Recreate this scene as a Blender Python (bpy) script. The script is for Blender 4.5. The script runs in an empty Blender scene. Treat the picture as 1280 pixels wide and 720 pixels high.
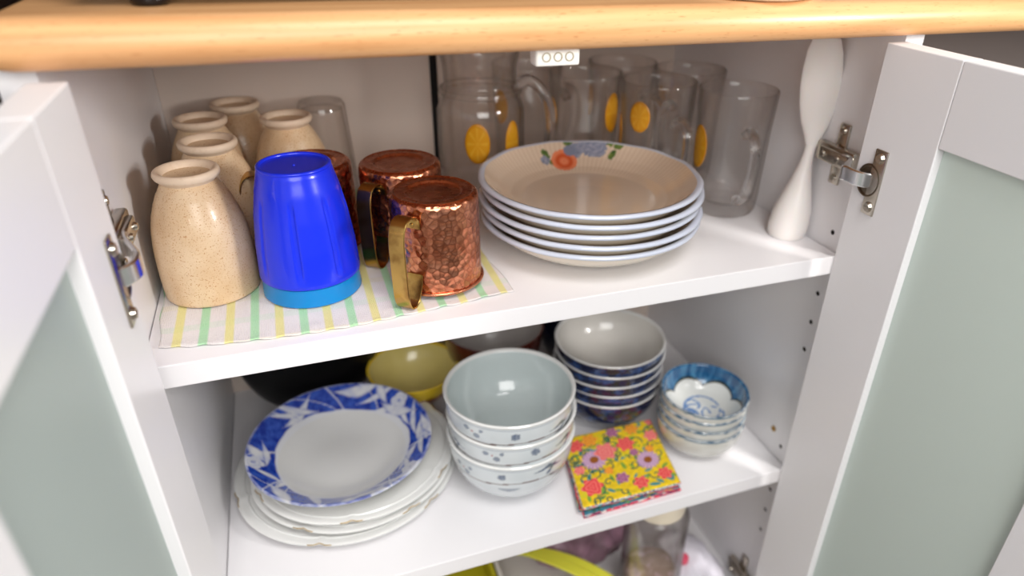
import bpy, bmesh, math, random
from math import sin, cos, pi, radians, sqrt, atan2, hypot
from mathutils import Vector, Matrix, noise

C = bpy.context.scene.collection
S = 0.001                      # everything below is written in millimetres

# ------------------------------------------------------------------ camera
cam = bpy.data.cameras.new('camera')
cam.sensor_width = 36.0
cam.lens = 871.04 * 36.0 / 1280.0
cam.shift_x = -56.87 / 1280.0
cam.shift_y = 14.73 / 1280.0
cam.clip_start = 0.01
cam.dof.use_dof = True
cam.dof.focus_distance = 0.50
cam.dof.aperture_fstop = 3.6
camo = bpy.data.objects.new('camera', cam)
C.objects.link(camo)
R_ = Vector((0.93587, -0.35135, 0.02663)); F_ = Vector((0.31748, 0.80805, -0.49626)); F_.normalize()
U_ = R_.cross(F_); R_ = F_.cross(U_)
m = Matrix((R_, U_, -F_)).transposed().to_4x4()
m.translation = Vector((116.69, -428.71, 271.91)) * S
camo.matrix_world = m
bpy.context.scene.camera = camo

# ------------------------------------------------------------------ world, lights, exposure
w = bpy.data.worlds.new('room_light'); bpy.context.scene.world = w; w.use_nodes = True
bg = w.node_tree.nodes['Background']
bg.inputs[0].default_value = (0.93, 0.96, 1.0, 1); bg.inputs[1].default_value = 0.26

def area(name, loc, target, size, power, col, size_y=None):
    l = bpy.data.lights.new(name, 'AREA'); l.energy = power; l.color = col
    l.shape = 'RECTANGLE'; l.size = size; l.size_y = size_y or size
    o = bpy.data.objects.new(name, l); C.objects.link(o)
    o.location = Vector(loc) * S
    o.rotation_euler = (Vector(target) - Vector(loc)).to_track_quat('-Z', 'Y').to_euler()
    return o
area('window_light', (960, -640, 385), (180, 120, 20), 0.16, 7.5, (1.0, 0.97, 0.93), 0.22)
area('room_light', (60, -1150, 560), (260, 100, -120), 0.75, 10.5, (1.0, 0.985, 0.96), 0.6)
area('ceiling_light', (330, -860, 1450), (250, 0, -60), 0.7, 17.0, (1.0, 0.98, 0.96))
cy = bpy.context.scene.cycles
cy.max_bounces = 14; cy.transparent_max_bounces = 48; cy.transmission_bounces = 14; cy.glossy_bounces = 6

vs = bpy.context.scene.view_settings
vs.view_transform = 'Standard'; vs.look = 'None'; vs.gamma = 1.0; vs.use_curve_mapping = False
vs.exposure = 0.0

# ------------------------------------------------------------------ materials
def lin(c):
    return tuple(((v / 255.0) / 12.92 if v / 255.0 <= 0.04045 else ((v / 255.0 + 0.055) / 1.055) ** 2.4) for v in c)

def mat(name, rgb, rough=0.5, metal=0.0, coat=0.0, trans=0.0, ior=1.45, bump=None, mottle=None, sss=0.0):
    """principled material; bump = (scale, strength, distance mm); mottle = (rgb2, scale, lo, hi)"""
    m = bpy.data.materials.new(name); m.use_nodes = True
    nt = m.node_tree; b = nt.nodes['Principled BSDF']
    b.inputs['Base Color'].default_value = (*lin(rgb), 1)
    b.inputs['Roughness'].default_value = rough
    b.inputs['Metallic'].default_value = metal
    b.inputs['Coat Weight'].default_value = coat
    b.inputs['Coat Roughness'].default_value = 0.08
    b.inputs['Transmission Weight'].default_value = trans
    b.inputs['IOR'].default_value = ior
    if sss:
        b.inputs['Subsurface Weight'].default_value = sss
        b.inputs['Subsurface Scale'].default_value = 0.004
    tc = nt.nodes.new('ShaderNodeTexCoord')
    if mottle:
        n = nt.nodes.new('ShaderNodeTexNoise'); n.inputs['Scale'].default_value = mottle[1]; n.inputs['Detail'].default_value = 4
        r = nt.nodes.new('ShaderNodeMapRange'); r.inputs[1].default_value = mottle[2]; r.inputs[2].default_value = mottle[3]
        x = nt.nodes.new('ShaderNodeMix'); x.data_type = 'RGBA'
        x.inputs[6].default_value = (*lin(rgb), 1); x.inputs[7].default_value = (*lin(mottle[0]), 1)
        nt.links.new(tc.outputs['Object'], n.inputs['Vector']); nt.links.new(n.outputs['Fac'], r.inputs[0])
        nt.links.new(r.outputs[0], x.inputs[0]); nt.links.new(x.outputs[2], b.inputs['Base Color'])
    if bump:
        n = nt.nodes.new('ShaderNodeTexNoise'); n.inputs['Scale'].default_value = bump[0]; n.inputs['Detail'].default_value = 3
        q = nt.nodes.new('ShaderNodeBump'); q.inputs['Strength'].default_value = bump[1]; q.inputs['Distance'].default_value = bump[2] * S
        nt.links.new(tc.outputs['Object'], n.inputs['Vector']); nt.links.new(n.outputs['Fac'], q.inputs['Height'])
        nt.links.new(q.outputs[0], b.inputs['Normal'])
    return m

def paint_mat(name, rough=0.2, coat=0.5, bump=None):
    """glaze or print whose colours are painted on the mesh"""
    m = mat(name, (255, 255, 255), rough, coat=coat, bump=bump)
    a = m.node_tree.nodes.new('ShaderNodeAttribute'); a.attribute_name = 'Col'
    m.node_tree.links.new(a.outputs['Color'], m.node_tree.nodes['Principled BSDF'].inputs['Base Color'])
    return m

M = {}
M['laminate'] = mat('white_laminate', (240, 238, 240), 0.28, bump=(900, 0.08, 0.05))
M['door_paint'] = mat('door_foil', (240, 238, 240), 0.33, bump=(700, 0.06, 0.05))
M['back'] = mat('beige_back_board', (220, 205, 194), 0.5, bump=(500, 0.06, 0.05))
M['dark'] = mat('dark_gap', (14, 12, 12), 0.8)
M['hole'] = mat('hole_inside', (62, 52, 44), 0.8)
M['chrome'] = mat('nickel_plated_steel', (186, 178, 166), 0.26, 1.0, bump=(300, 0.1, 0.1))
M['cup_steel'] = mat('shaded_steel', (120, 108, 92), 0.3, 1.0)
M['chrome_bright'] = mat('bright_steel', (222, 222, 222), 0.24, 1.0)
M['frost'] = mat('frosted_glass', (210, 222, 220), 0.4, trans=0.0, ior=1.4)
M['brass'] = mat('aged_brass', (196, 160, 92), 0.27, 1.0, bump=(160, 0.25, 0.3), mottle=((150, 112, 62), 90, 0.45, 0.7))
_nt = M['frost'].node_tree; _b = _nt.nodes['Principled BSDF']; _o = [n for n in _nt.nodes if n.type == 'OUTPUT_MATERIAL'][0]
_t = _nt.nodes.new('ShaderNodeBsdfTranslucent'); _t.inputs[0].default_value = (*lin((232, 236, 230)), 1)
_m = _nt.nodes.new('ShaderNodeMixShader'); _m.inputs[0].default_value = 0.5
_nt.links.new(_b.outputs[0], _m.inputs[1]); _nt.links.new(_t.outputs[0], _m.inputs[2]); _nt.links.new(_m.outputs[0], _o.inputs[0])
def glass(name, refr):
    """clear glass: lets light straight through with a Fresnel reflection, blended with a refracting part"""
    m = bpy.data.materials.new(name); m.use_nodes = True; nt = m.node_tree; nt.nodes.clear()
    N = nt.nodes.new; L = nt.links.new
    out = N('ShaderNodeOutputMaterial'); tr = N('ShaderNodeBsdfTransparent'); tr.inputs[0].default_value = (0.995, 0.994, 0.992, 1)
    gl = N('ShaderNodeBsdfGlossy'); gl.inputs['Roughness'].default_value = 0.01
    lw = N('ShaderNodeLayerWeight'); lw.inputs[0].default_value = 0.5
    pw = N('ShaderNodeMath'); pw.operation = 'POWER'; pw.inputs[1].default_value = 4.5; L(lw.outputs['Facing'], pw.inputs[0])
    fr = N('ShaderNodeMath'); fr.operation = 'MULTIPLY_ADD'; fr.inputs[1].default_value = 0.6; fr.inputs[2].default_value = 0.035; L(pw.outputs[0], fr.inputs[0])
    p2 = N('ShaderNodeMath'); p2.operation = 'POWER'; p2.inputs[1].default_value = 3.0; L(lw.outputs['Facing'], p2.inputs[0])
    tc = N('ShaderNodeMix'); tc.data_type = 'RGBA'; tc.inputs[6].default_value = (0.99, 0.985, 0.98, 1); tc.inputs[7].default_value = (0.42, 0.38, 0.35, 1)  # darker tint at grazing angles, colour standing in for refraction darkening
    L(p2.outputs[0], tc.inputs[0]); L(tc.outputs[2], tr.inputs[0])
    a = N('ShaderNodeMixShader'); L(fr.outputs[0], a.inputs[0]); L(tr.outputs[0], a.inputs[1]); L(gl.outputs[0], a.inputs[2])
    g = N('ShaderNodeBsdfGlass'); g.inputs['IOR'].default_value = 1.45; g.inputs['Roughness'].default_value = 0.01; g.inputs[0].default_value = (1, 1, 1, 1)
    b = N('ShaderNodeMixShader'); b.inputs[0].default_value = refr; L(a.outputs[0], b.inputs[1]); L(g.outputs[0], b.inputs[2])
    L(b.outputs[0], out.inputs[0]); return m
M['glass'] = glass('clear_glass', 0.1); M['glass_thick'] = glass('thick_clear_glass', 0.65)
M['blue_plastic'] = mat('blue_plastic', (22, 48, 226), 0.24, coat=0.15, sss=0.12, bump=(120, 0.05, 0.2))
M['teal_plastic'] = mat('turquoise_plastic', (0, 128, 200), 0.26, coat=0.1, sss=0.12)
M['foot'] = mat('unglazed_rim', (226, 204, 180), 0.5, mottle=((214, 188, 160), 260, 0.55, 0.8))
M['ivory'] = mat('ivory_china', (236, 226, 208), 0.18, coat=0.6)
M['rimblue'] = mat('grey_blue_glazed_edge', (206, 212, 228), 0.15, coat=0.6)
M['porcelain'] = mat('white_porcelain', (234, 234, 232), 0.12, coat=0.7)
M['gilt'] = mat('worn_gilt_edge', (190, 160, 105), 0.35, 0.6)
M['celadon'] = mat('pale_celadon_glaze', (200, 210, 210), 0.12, coat=0.7)
M['paint'] = paint_mat('painted_glaze', 0.16, 0.6)
M['print'] = paint_mat('printed_cotton', 0.85, 0.0, bump=(1500, 0.4, 0.3))
M['yellow_glaze'] = mat('yellow_glaze', (232, 196, 40), 0.2, coat=0.5)
M['cream_glaze'] = mat('pale_yellow_glaze', (226, 208, 128), 0.2, coat=0.5)
M['grey_glaze'] = mat('grey_glaze', (190, 184, 180), 0.3, coat=0.3)
M['lacquer'] = mat('dark_red_lacquer', (92, 34, 22), 0.25, coat=0.5)
M['navy'] = mat('navy_lacquer', (16, 22, 46), 0.25, coat=0.4)
M['black'] = mat('black_enamel', (10, 9, 11), 0.35)
M['black_gloss'] = mat('black_plastic', (14, 13, 16), 0.22)
M['paddle'] = mat('white_plastic', (238, 232, 228), 0.35, sss=0.1)
M['catch'] = mat('catch_plastic', (244, 240, 234), 0.35)
M['catch_hole'] = mat('catch_socket', (180, 170, 148), 0.5)
M['lemon'] = paint_mat('lemon_decal', 0.35, 0.3)
M['cream_lid'] = mat('cream_lid_plastic', (240, 228, 206), 0.4)
M['yellow_plastic'] = mat('yellow_plastic', (224, 220, 70), 0.35, sss=0.1)
M['olive_plastic'] = mat('dull_yellow_plastic', (196, 186, 40), 0.4)
M['bin'] = mat('white_bin_plastic', (220, 214, 206), 0.4)
M['mauve'] = mat('mauve_plastic_film', (170, 130, 150), 0.3, bump=(60, 0.6, 2), mottle=((120, 92, 104), 25, 0.4, 0.6))
M['white_film'] = mat('white_plastic_film', (226, 222, 232), 0.3, bump=(60, 0.6, 2))
M['brown_stuff'] = mat('brown_contents', (150, 126, 112), 0.7, mottle=((206, 178, 186), 60, 0.5, 0.62))
M['pink'] = mat('pink_plastic', (222, 84, 110), 0.4)
M['wall'] = mat('grey_wall_paint', (150, 140, 136), 0.7, bump=(200, 0.15, 0.3))
M['dark_wood'] = mat('dark_brown_wood', (48, 32, 30), 0.4)
M['tray'] = mat('pale_tray', (232, 224, 206), 0.3)
M['floor'] = mat('floor_vinyl', (150, 140, 130), 0.5, mottle=((120, 110, 100), 6, 0.4, 0.6))

def stoneware():
    m = mat('speckled_stoneware', (216, 188, 150), 0.3, coat=0.12, bump=(45, 0.12, 0.8))
    nt = m.node_tree; b = nt.nodes['Principled BSDF']
    tc = nt.nodes.new('ShaderNodeTexCoord')
    def nz(scale, lo, hi, det=2):
        n = nt.nodes.new('ShaderNodeTexNoise'); n.inputs['Scale'].default_value = scale; n.inputs['Detail'].default_value = det
        r = nt.nodes.new('ShaderNodeMapRange'); r.inputs[1].default_value = lo; r.inputs[2].default_value = hi
        nt.links.new(tc.outputs['Object'], n.inputs['Vector']); nt.links.new(n.outputs['Fac'], r.inputs[0]); return r.outputs[0]
    def mx(a, fac, col):
        x = nt.nodes.new('ShaderNodeMix'); x.data_type = 'RGBA'
        if isinstance(a, tuple): x.inputs[6].default_value = (*lin(a), 1)
        else: nt.links.new(a, x.inputs[6])
        x.inputs[7].default_value = (*lin(col), 1); nt.links.new(fac, x.inputs[0]); return x.outputs[2]
    c = mx((226, 200, 166), nz(30, 0.35, 0.7, 3), (208, 174, 134))
    c = mx(c, nz(900, 0.60, 0.68), (188, 140, 96))
    c = mx(c, nz(1600, 0.66, 0.72), (150, 98, 60))
    nt.links.new(c, b.inputs['Base Color'])
    return m
M['stone'] = stoneware()

def copper(hammered):
    m = mat('hammered_copper' if hammered else 'smooth_copper', (226, 152, 118), 0.2, 1.0, mottle=((190, 108, 76), 70, 0.4, 0.72))
    nt = m.node_tree; b = nt.nodes['Principled BSDF']
    tc = nt.nodes.new('ShaderNodeTexCoord')
    v = nt.nodes.new('ShaderNodeTexVoronoi'); v.feature = 'SMOOTH_F1'
    v.inputs['Scale'].default_value = 190 if hammered else 60; v.inputs['Smoothness'].default_value = 0.35
    q = nt.nodes.new('ShaderNodeBump'); q.inputs['Strength'].default_value = 0.8 if hammered else 0.03; q.inputs['Distance'].default_value = 1.1 * S
    nt.links.new(tc.outputs['Object'], v.inputs['Vector']); nt.links.new(v.outputs['Distance'], q.inputs['Height'])
    nt.links.new(q.outputs[0], b.inputs['Normal'])
    if hammered:
        src = b.inputs['Base Color'].links[0].from_socket
        v2 = nt.nodes.new('ShaderNodeTexVoronoi'); v2.feature = 'DISTANCE_TO_EDGE'; v2.inputs['Scale'].default_value = 190
        nt.links.new(tc.outputs['Object'], v2.inputs['Vector'])
        r2 = nt.nodes.new('ShaderNodeMapRange'); r2.inputs[1].default_value = 0.0; r2.inputs[2].default_value = 0.16; r2.inputs[3].default_value = 0.6; r2.inputs[4].default_value = 0.0
        nt.links.new(v2.outputs['Distance'], r2.inputs[0])
        x2 = nt.nodes.new('ShaderNodeMix'); x2.data_type = 'RGBA'; x2.inputs[7].default_value = (*lin((150, 82, 60)), 1)
        nt.links.new(r2.outputs[0], x2.inputs[0]); nt.links.new(src, x2.inputs[6]); nt.links.new(x2.outputs[2], b.inputs['Base Color'])
    n = nt.nodes.new('ShaderNodeTexNoise'); n.inputs['Scale'].default_value = 120
    r = nt.nodes.new('ShaderNodeMapRange'); r.inputs[3].default_value = 0.16; r.inputs[4].default_value = 0.38
    nt.links.new(tc.outputs['Object'], n.inputs['Vector']); nt.links.new(n.outputs['Fac'], r.inputs[0]); nt.links.new(r.outputs[0], b.inputs['Roughness'])
    return m
M['copper'] = copper(True); M['copper_smooth'] = copper(False)

def beech():
    m = mat('beech_worktop', (226, 172, 112), 0.36, coat=0.04)
    nt = m.node_tree; b = nt.nodes['Principled BSDF']
    tc = nt.nodes.new('ShaderNodeTexCoord')
    def tex(scale3, sc, lo, hi, det=3):
        mp = nt.nodes.new('ShaderNodeMapping'); mp.inputs['Scale'].default_value = scale3
        n = nt.nodes.new('ShaderNodeTexNoise'); n.inputs['Scale'].default_value = sc; n.inputs['Detail'].default_value = det
        r = nt.nodes.new('ShaderNodeMapRange'); r.inputs[1].default_value = lo; r.inputs[2].default_value = hi
        nt.links.new(tc.outputs['Object'], mp.inputs[0]); nt.links.new(mp.outputs[0], n.inputs['Vector']); nt.links.new(n.outputs['Fac'], r.inputs[0])
        return r.outputs[0]
    def mx(a, fac, col):
        x = nt.nodes.new('ShaderNodeMix'); x.data_type = 'RGBA'
        if isinstance(a, tuple): x.inputs[6].default_value = (*lin(a), 1)
        else: nt.links.new(a, x.inputs[6])
        x.inputs[7].default_value = (*lin(col), 1); nt.links.new(fac, x.inputs[0]); return x.outputs[2]
    c = mx((224, 172, 120), tex((0.6, 12, 12), 12, 0.35, 0.7), (206, 150, 100))
    c = mx(c, tex((14, 150, 150), 9, 0.66, 0.74, 1), (192, 134, 84))
    nt.links.new(c, b.inputs['Base Color'])
    return m
M['beech'] = beech()

def towel():
    m = mat('checked_cotton', (236, 230, 226), 0.9)
    nt = m.node_tree; b = nt.nodes['Principled BSDF']
    tc = nt.nodes.new('ShaderNodeTexCoord'); sp = nt.nodes.new('ShaderNodeSeparateXYZ'); nt.links.new(tc.outputs['Object'], sp.inputs[0])
    def math_(op, a, bb):
        n = nt.nodes.new('ShaderNodeMath'); n.operation = op
        for i, v in enumerate((a, bb)):
            if v is None: continue
            if isinstance(v, (int, float)): n.inputs[i].default_value = v
            else: nt.links.new(v, n.inputs[i])
        return n.outputs[0]
    def stripe(coord, period, off, width):
        t = math_('FRACT', math_('DIVIDE', math_('ADD', coord, off), period), None)
        d = math_('ABSOLUTE', math_('SUBTRACT', t, 0.5), None)
        r = nt.nodes.new('ShaderNodeMapRange'); hw = width / period / 2
        r.inputs[1].default_value = hw * 1.25; r.inputs[2].default_value = hw * 0.85
        nt.links.new(d, r.inputs[0]); return r.outputs[0]
    def mx(a, fac, col):
        x = nt.nodes.new('ShaderNodeMix'); x.data_type = 'RGBA'
        if isinstance(a, tuple): x.inputs[6].default_value = (*lin(a), 1)
        else: nt.links.new(a, x.inputs[6])
        x.inputs[7].default_value = (*lin(col), 1); nt.links.new(fac, x.inputs[0]); return x.outputs[2]
    X, Y = sp.outputs[0], sp.outputs[1]
    P = 0.0335
    k = 0.68
    c = mx((240, 234, 232), math_('MULTIPLY', stripe(Y, P * 2, 0.012, 0.008), 0.12), (240, 226, 130))
    c = mx(c, math_('MULTIPLY', stripe(Y, P * 2, 0.012 + P, 0.008), 0.12), (150, 230, 160))
    c = mx(c, math_('MULTIPLY', stripe(X, P, 0.0145, 0.0056), k), (150, 228, 160))
    c = mx(c, math_('MULTIPLY', stripe(X, P, 0.0145 + P / 2, 0.0056), k), (240, 230, 110))
    nt.links.new(c, b.inputs['Base Color'])
    wv = nt.nodes.new('ShaderNodeTexWave'); wv.inputs['Scale'].default_value = 330; wv.bands_direction = 'X'; wv.inputs['Distortion'].default_value = 3
    wv2 = nt.nodes.new('ShaderNodeTexWave'); wv2.inputs['Scale'].default_value = 330; wv2.bands_direction = 'Y'; wv2.inputs['Distortion'].default_value = 3
    for n in (wv, wv2): nt.links.new(tc.outputs['Object'], n.inputs['Vector'])
    h = math_('ADD', wv.outputs['Fac'], wv2.outputs['Fac'])
    q = nt.nodes.new('ShaderNodeBump'); q.inputs['Strength'].default_value = 0.6; q.inputs['Distance'].default_value = 0.5 * S
    nt.links.new(h, q.inputs['Height']); nt.links.new(q.outputs[0], b.inputs['Normal'])
    return m
M['towel'] = towel()

# ------------------------------------------------------------------ helpers
def thing(name, label, cat, loc=(0, 0, 0), group=None, rot=(0, 0, 0), kind=None):
    o = bpy.data.objects.new(name, None); C.objects.link(o)
    o.empty_display_size = 0.01
    o.location = Vector(loc) * S; o.rotation_euler = rot
    if label: o['label'] = label
    if cat: o['category'] = cat
    if group: o['group'] = group
    if kind: o['kind'] = kind
    return o

def mesh_obj(name, verts, faces, material, parent=None, smooth=True, cols=None, label=None, autosmooth=None):
    me = bpy.data.meshes.new(name)
    me.from_pydata([tuple(c * S for c in v) for v in verts], [], faces)
    bm = bmesh.new(); bm.from_mesh(me); bmesh.ops.recalc_face_normals(bm, faces=bm.faces); bm.to_mesh(me); bm.free()
    if smooth:
        me.polygons.foreach_set('use_smooth', [True] * len(me.polygons))
        if autosmooth: me.set_sharp_from_angle(angle=radians(autosmooth))
    if cols is not None:
        a = me.color_attributes.new('Col', 'FLOAT_COLOR', 'POINT')
        flat = []
        for c in cols: flat.extend((*c, 1.0))
        a.data.foreach_set('color', flat)
    me.materials.append(material)
    o = bpy.data.objects.new(name, me); C.objects.link(o)
    if parent: o.parent = parent
    if label: o['label'] = label
    return o

def bm_obj(name, bm, material, parent=None, smooth=False, autosmooth=None, label=None):
    me = bpy.data.meshes.new(name)
    bmesh.ops.recalc_face_normals(bm, faces=bm.faces)
    for v in bm.verts: v.co *= S
    bm.to_mesh(me); bm.free()
    if smooth:
        me.polygons.foreach_set('use_smooth', [True] * len(me.polygons))
        if autosmooth: me.set_sharp_from_angle(angle=radians(autosmooth))
    me.materials.append(material)
    o = bpy.data.objects.new(name, me); C.objects.link(o)
    if parent: o.parent = parent
    if label: o['label'] = label
    return o

def box(bm, x0, x1, y0, y1, z0, z1, bevel=0.0, seg=2):
    r = bmesh.ops.create_cube(bm, size=1.0)
    vs_ = r['verts']
    for v in vs_:
        v.co = Vector(((x0 + x1) / 2 + v.co.x * (x1 - x0), (y0 + y1) / 2 + v.co.y * (y1 - y0), (z0 + z1) / 2 + v.co.z * (z1 - z0)))
    if bevel:
        es = list({e for v in vs_ for e in v.link_edges})
        bmesh.ops.bevel(bm, geom=es, offset=bevel, segments=seg, affect='EDGES', profile=0.5)

def box_obj(name, dims, material, parent=None, bevel=0.6, label=None, seg=2):
    bm = bmesh.new(); box(bm, *dims, bevel=bevel, seg=seg)
    return bm_obj(name, bm, material, parent, smooth=False, label=label)

def cyl(bm, c, axis, r, d, seg=20, r2=None):
    """disc/cylinder starting at c along axis for d"""
    axis = Vector(axis).normalized()
    rot = Vector((0, 0, 1)).rotation_difference(axis).to_matrix().to_4x4()
    mtx = Matrix.Translation(Vector(c) + axis * d / 2) @ rot
    bmesh.ops.create_cone(bm, cap_ends=True, segments=seg, radius1=r, radius2=r if r2 is None else r2, depth=d, matrix=mtx)

def lathe(profile, seg=64, mod=None, color=None, sx=1, sy=1):
    verts, faces, cols = [], [], []
    n = len(profile)
    rings = []
    for i, (r, z) in enumerate(profile):
        if r < 1e-4:
            rings.append([len(verts)]); verts.append((0, 0, z))
            if color: cols.append(color(0, z, 0, i))
        else:
            ring = []
            for k in range(seg):
                a = 2 * pi * k / seg
                rr, zz = (mod(r, z, a) if mod else (r, z))
                ring.append(len(verts)); verts.append((rr * cos(a) * sx, rr * sin(a) * sy, zz))
                if color: cols.append(color(r, z, a, i))
            rings.append(ring)
    for i in range(n - 1):
        A, B = rings[i], rings[i + 1]
        if len(A) == 1 and len(B) == 1: continue
        for k in range(seg):
            k2 = (k + 1) % seg
            if len(A) == 1: faces.append((A[0], B[k], B[k2]))
            elif len(B) == 1: faces.append((A[k], B[0], A[k2]))
            else: faces.append((A[k], B[k], B[k2], A[k2]))
    return verts, faces, (cols if color else None)

def lathe_obj(name, profile, material, parent=None, seg=64, mod=None, color=None, label=None, sx=1, sy=1, autosmooth=50):
    v, f, c = lathe(profile, seg, mod, color, sx, sy)
    return mesh_obj(name, v, f, material, parent, True, c, label, autosmooth)

def dense(profile, step):
    out = [profile[0]]
    for a, b in zip(profile, profile[1:]):
        d = hypot(b[0] - a[0], b[1] - a[1]); n = max(1, int(math.ceil(d / step)))
        for k in range(1, n + 1):
            out.append((a[0] + (b[0] - a[0]) * k / n, a[1] + (b[1] - a[1]) * k / n))
    return out

def smoothp(pts, it=2):
    """round a profile by corner cutting"""
    for _ in range(it):
        o = [pts[0]]
        for a, b in zip(pts, pts[1:]):
            o.append((a[0] * .75 + b[0] * .25, a[1] * .75 + b[1] * .25)); o.append((a[0] * .25 + b[0] * .75, a[1] * .25 + b[1] * .75))
        o.append(pts[-1]); pts = o
    return pts

def strap(path, wvec, width, thick):
    """flat strap swept along path (list of Vectors), width along wvec"""
    verts, faces = [], []
    wv = Vector(wvec).normalized()
    n = len(path)
    for i, p in enumerate(path):
        t = (path[min(i + 1, n - 1)] - path[max(i - 1, 0)]).normalized()
        nn = t.cross(wv).normalized()
        h, q = width / 2, thick / 2
        e = min(q, h) * 0.6
        prof = [(-h, -q + e), (-h, q - e), (-h + e, q), (h - e, q), (h, q - e), (h, -q + e), (h - e, -q), (-h + e, -q)]
        for (a, b) in prof: verts.append(tuple(p + wv * a + nn * b))
    L = 8
    for i in range(n - 1):
        for k in range(L):
            k2 = (k + 1) % L
            faces.append((i * L + k, i * L + k2, (i + 1) * L + k2, (i + 1) * L + k))
    faces.append(tuple(range(L))); faces.append(tuple((n - 1) * L + k for k in reversed(range(L))))
    return verts, faces

def tube(path, radii, seg=12, flat=1.0, wvec=None):
    verts, faces = [], []
    n = len(path)
    ref = Vector(wvec) if wvec else Vector((0.1, 0.2, 1))
    for i, p in enumerate(path):
        t = (path[min(i + 1, n - 1)] - path[max(i - 1, 0)]).normalized()
        a = t.cross(ref).normalized(); b = t.cross(a).normalized()
        r = radii[i] if isinstance(radii, (list, tuple)) else radii
        for k in range(seg):
            an = 2 * pi * k / seg
            verts.append(tuple(p + a * cos(an) * r * flat + b * sin(an) * r))
    for i in range(n - 1):
        for k in range(seg):
            k2 = (k + 1) % seg
            faces.append((i * seg + k, i * seg + k2, (i + 1) * seg + k2, (i + 1) * seg + k))
    faces.append(tuple(range(seg))); faces.append(tuple((n - 1) * seg + k for k in reversed(range(seg))))
    return verts, faces

def crom(pts, n=8):
    pts = [Vector(p) for p in pts]; P = [pts[0]] + pts + [pts[-1]]; out = []
    for i in range(1, len(P) - 2):
        for k in range(n):
            t = k / n
            out.append(0.5 * ((2 * P[i]) + (-P[i - 1] + P[i + 1]) * t + (2 * P[i - 1] - 5 * P[i] + 4 * P[i + 1] - P[i + 2]) * t * t + (-P[i - 1] + 3 * P[i] - 3 * P[i + 1] + P[i + 2]) * t ** 3))
    out.append(pts[-1]); return out

def dup(root, loc, label, rot=None, group=None):
    r = root.copy(); C.objects.link(r); r.location = Vector(loc) * S
    if rot is not None: r.rotation_euler = rot
    r['label'] = label
    if group: r['group'] = group
    for ch in list(root.children):
        c = ch.copy(); C.objects.link(c); c.parent = r
        for g in list(ch.children):
            d = g.copy(); C.objects.link(d); d.parent = c
    return r

def mixc(a, b, t):
    t = max(0.0, min(1.0, t)); return tuple(x + (y - x) * t for x, y in zip(a, b))
def sstep(a, b, x):
    t = max(0.0, min(1.0, (x - a) / (b - a))) if a != b else float(x > a)
    return t * t * (3 - 2 * t)
def nz(x, y, z=0.0): return noise.noise(Vector((x, y, z)))

# ------------------------------------------------------------------ setting: walls and floor
def struct(name, bm, material):
    o = bm_obj(name, bm, material); o['kind'] = 'structure'; return o
bm = bmesh.new(); box(bm, -1600, 2200, 362, 420, -640, 1900); struct('wall_back', bm, M['wall'])
bm = bmesh.new(); box(bm, -1600, 2200, -2200, 362, -700, -640); struct('floor', bm, M['floor'])

# ------------------------------------------------------------------ cabinet
W, D = 563.0, 352.0
ZT, ZB = 193.5, -500.0
ZL = -258.0
cab = thing('cabinet', 'white two-door kitchen cabinet standing open under the beech worktop', 'cabinet', (W / 2, 0, ZB - 138))
off = Vector((W / 2, 0, ZB - 138))
def cabpart(o, parent=None):
    """move a part written in cabinet coordinates under the cabinet (or under one of its parts)"""
    if parent is None:
        o.parent = cab; o.location = -off * S
    else:
        o.parent = parent
    return o

HOLES = [16.4 - 32 * k for k in (0, 1, 2, 3, 4, 8, 9, 10, 11, 12)]
def holed_panel(sx):
    """inner face in plane x=0 (facing sx), drilled with a column of shelf-pin holes 25 mm from the front"""
    bm = bmesh.new()
    yh, r, half = 26.0, 2.4, 6.0
    ys = [0.0, yh - half, yh + half, D]
    def V(y, z, x=0.0): return bm.verts.new((x, y, z))
    t = -sx * 18.0
    # plain shell: outer face, front, back, top, bottom
    def quad(a, b, c, d): bm.faces.new([bm.verts.new(p) for p in (a, b, c, d)])
    quad((t, 0, ZB), (t, D, ZB), (t, D, ZT), (t, 0, ZT))
    quad((0, 0, ZB), (t, 0, ZB), (t, 0, ZT), (0, 0, ZT)); quad((0, D, ZB), (t, D, ZB), (t, D, ZT), (0, D, ZT))
    quad((0, 0, ZB), (t, 0, ZB), (t, D, ZB), (0, D, ZB)); quad((0, 0, ZT), (t, 0, ZT), (t, D, ZT), (0, D, ZT))
    quad((0, 0, ZB), (0, ys[1], ZB), (0, ys[1], ZT), (0, 0, ZT)); quad((0, ys[2], ZB), (0, D, ZB), (0, D, ZT), (0, ys[2], ZT))
    z = ZB
    for h in sorted(HOLES):
        if h - half < ZB or h + half > ZT: continue
        if h - half > z: quad((0, ys[1], z), (0, ys[2], z), (0, ys[2], h - half), (0, ys[1], h - half))
        sq, ci, cb = [], [], []
        for k in range(16):
            a = 2 * pi * k / 16; ca, sa = cos(a), sin(a); q = half / max(abs(ca), abs(sa))
            sq.append(V(yh + ca * q, h + sa * q)); ci.append(V(yh + ca * r, h + sa * r)); cb.append(V(yh + ca * r, h + sa * r, -sx * 9.0))
        for k in range(16):
            k2 = (k + 1) % 16
            bm.faces.new((sq[k], sq[k2], ci[k2], ci[k]))
            f = bm.faces.new((ci[k], ci[k2], cb[k2], cb[k])); f.material_index = 1
        f = bm.faces.new(cb); f.material_index = 1
        z = h + half
    quad((0, ys[1], z), (0, ys[2], z), (0, ys[2], ZT), (0, ys[1], ZT))
    bmesh.ops.remove_doubles(bm, verts=bm.verts, dist=0.01)
    for v in bm.verts: v.co *= S
    me = bpy.data.meshes.new('side_panel')
    bm.to_mesh(me); bm.free()
    me.materials.append(M['laminate']); me.materials.append(M['hole'])
    o = bpy.data.objects.new('side_panel', me); C.objects.link(o)
    return o
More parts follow.
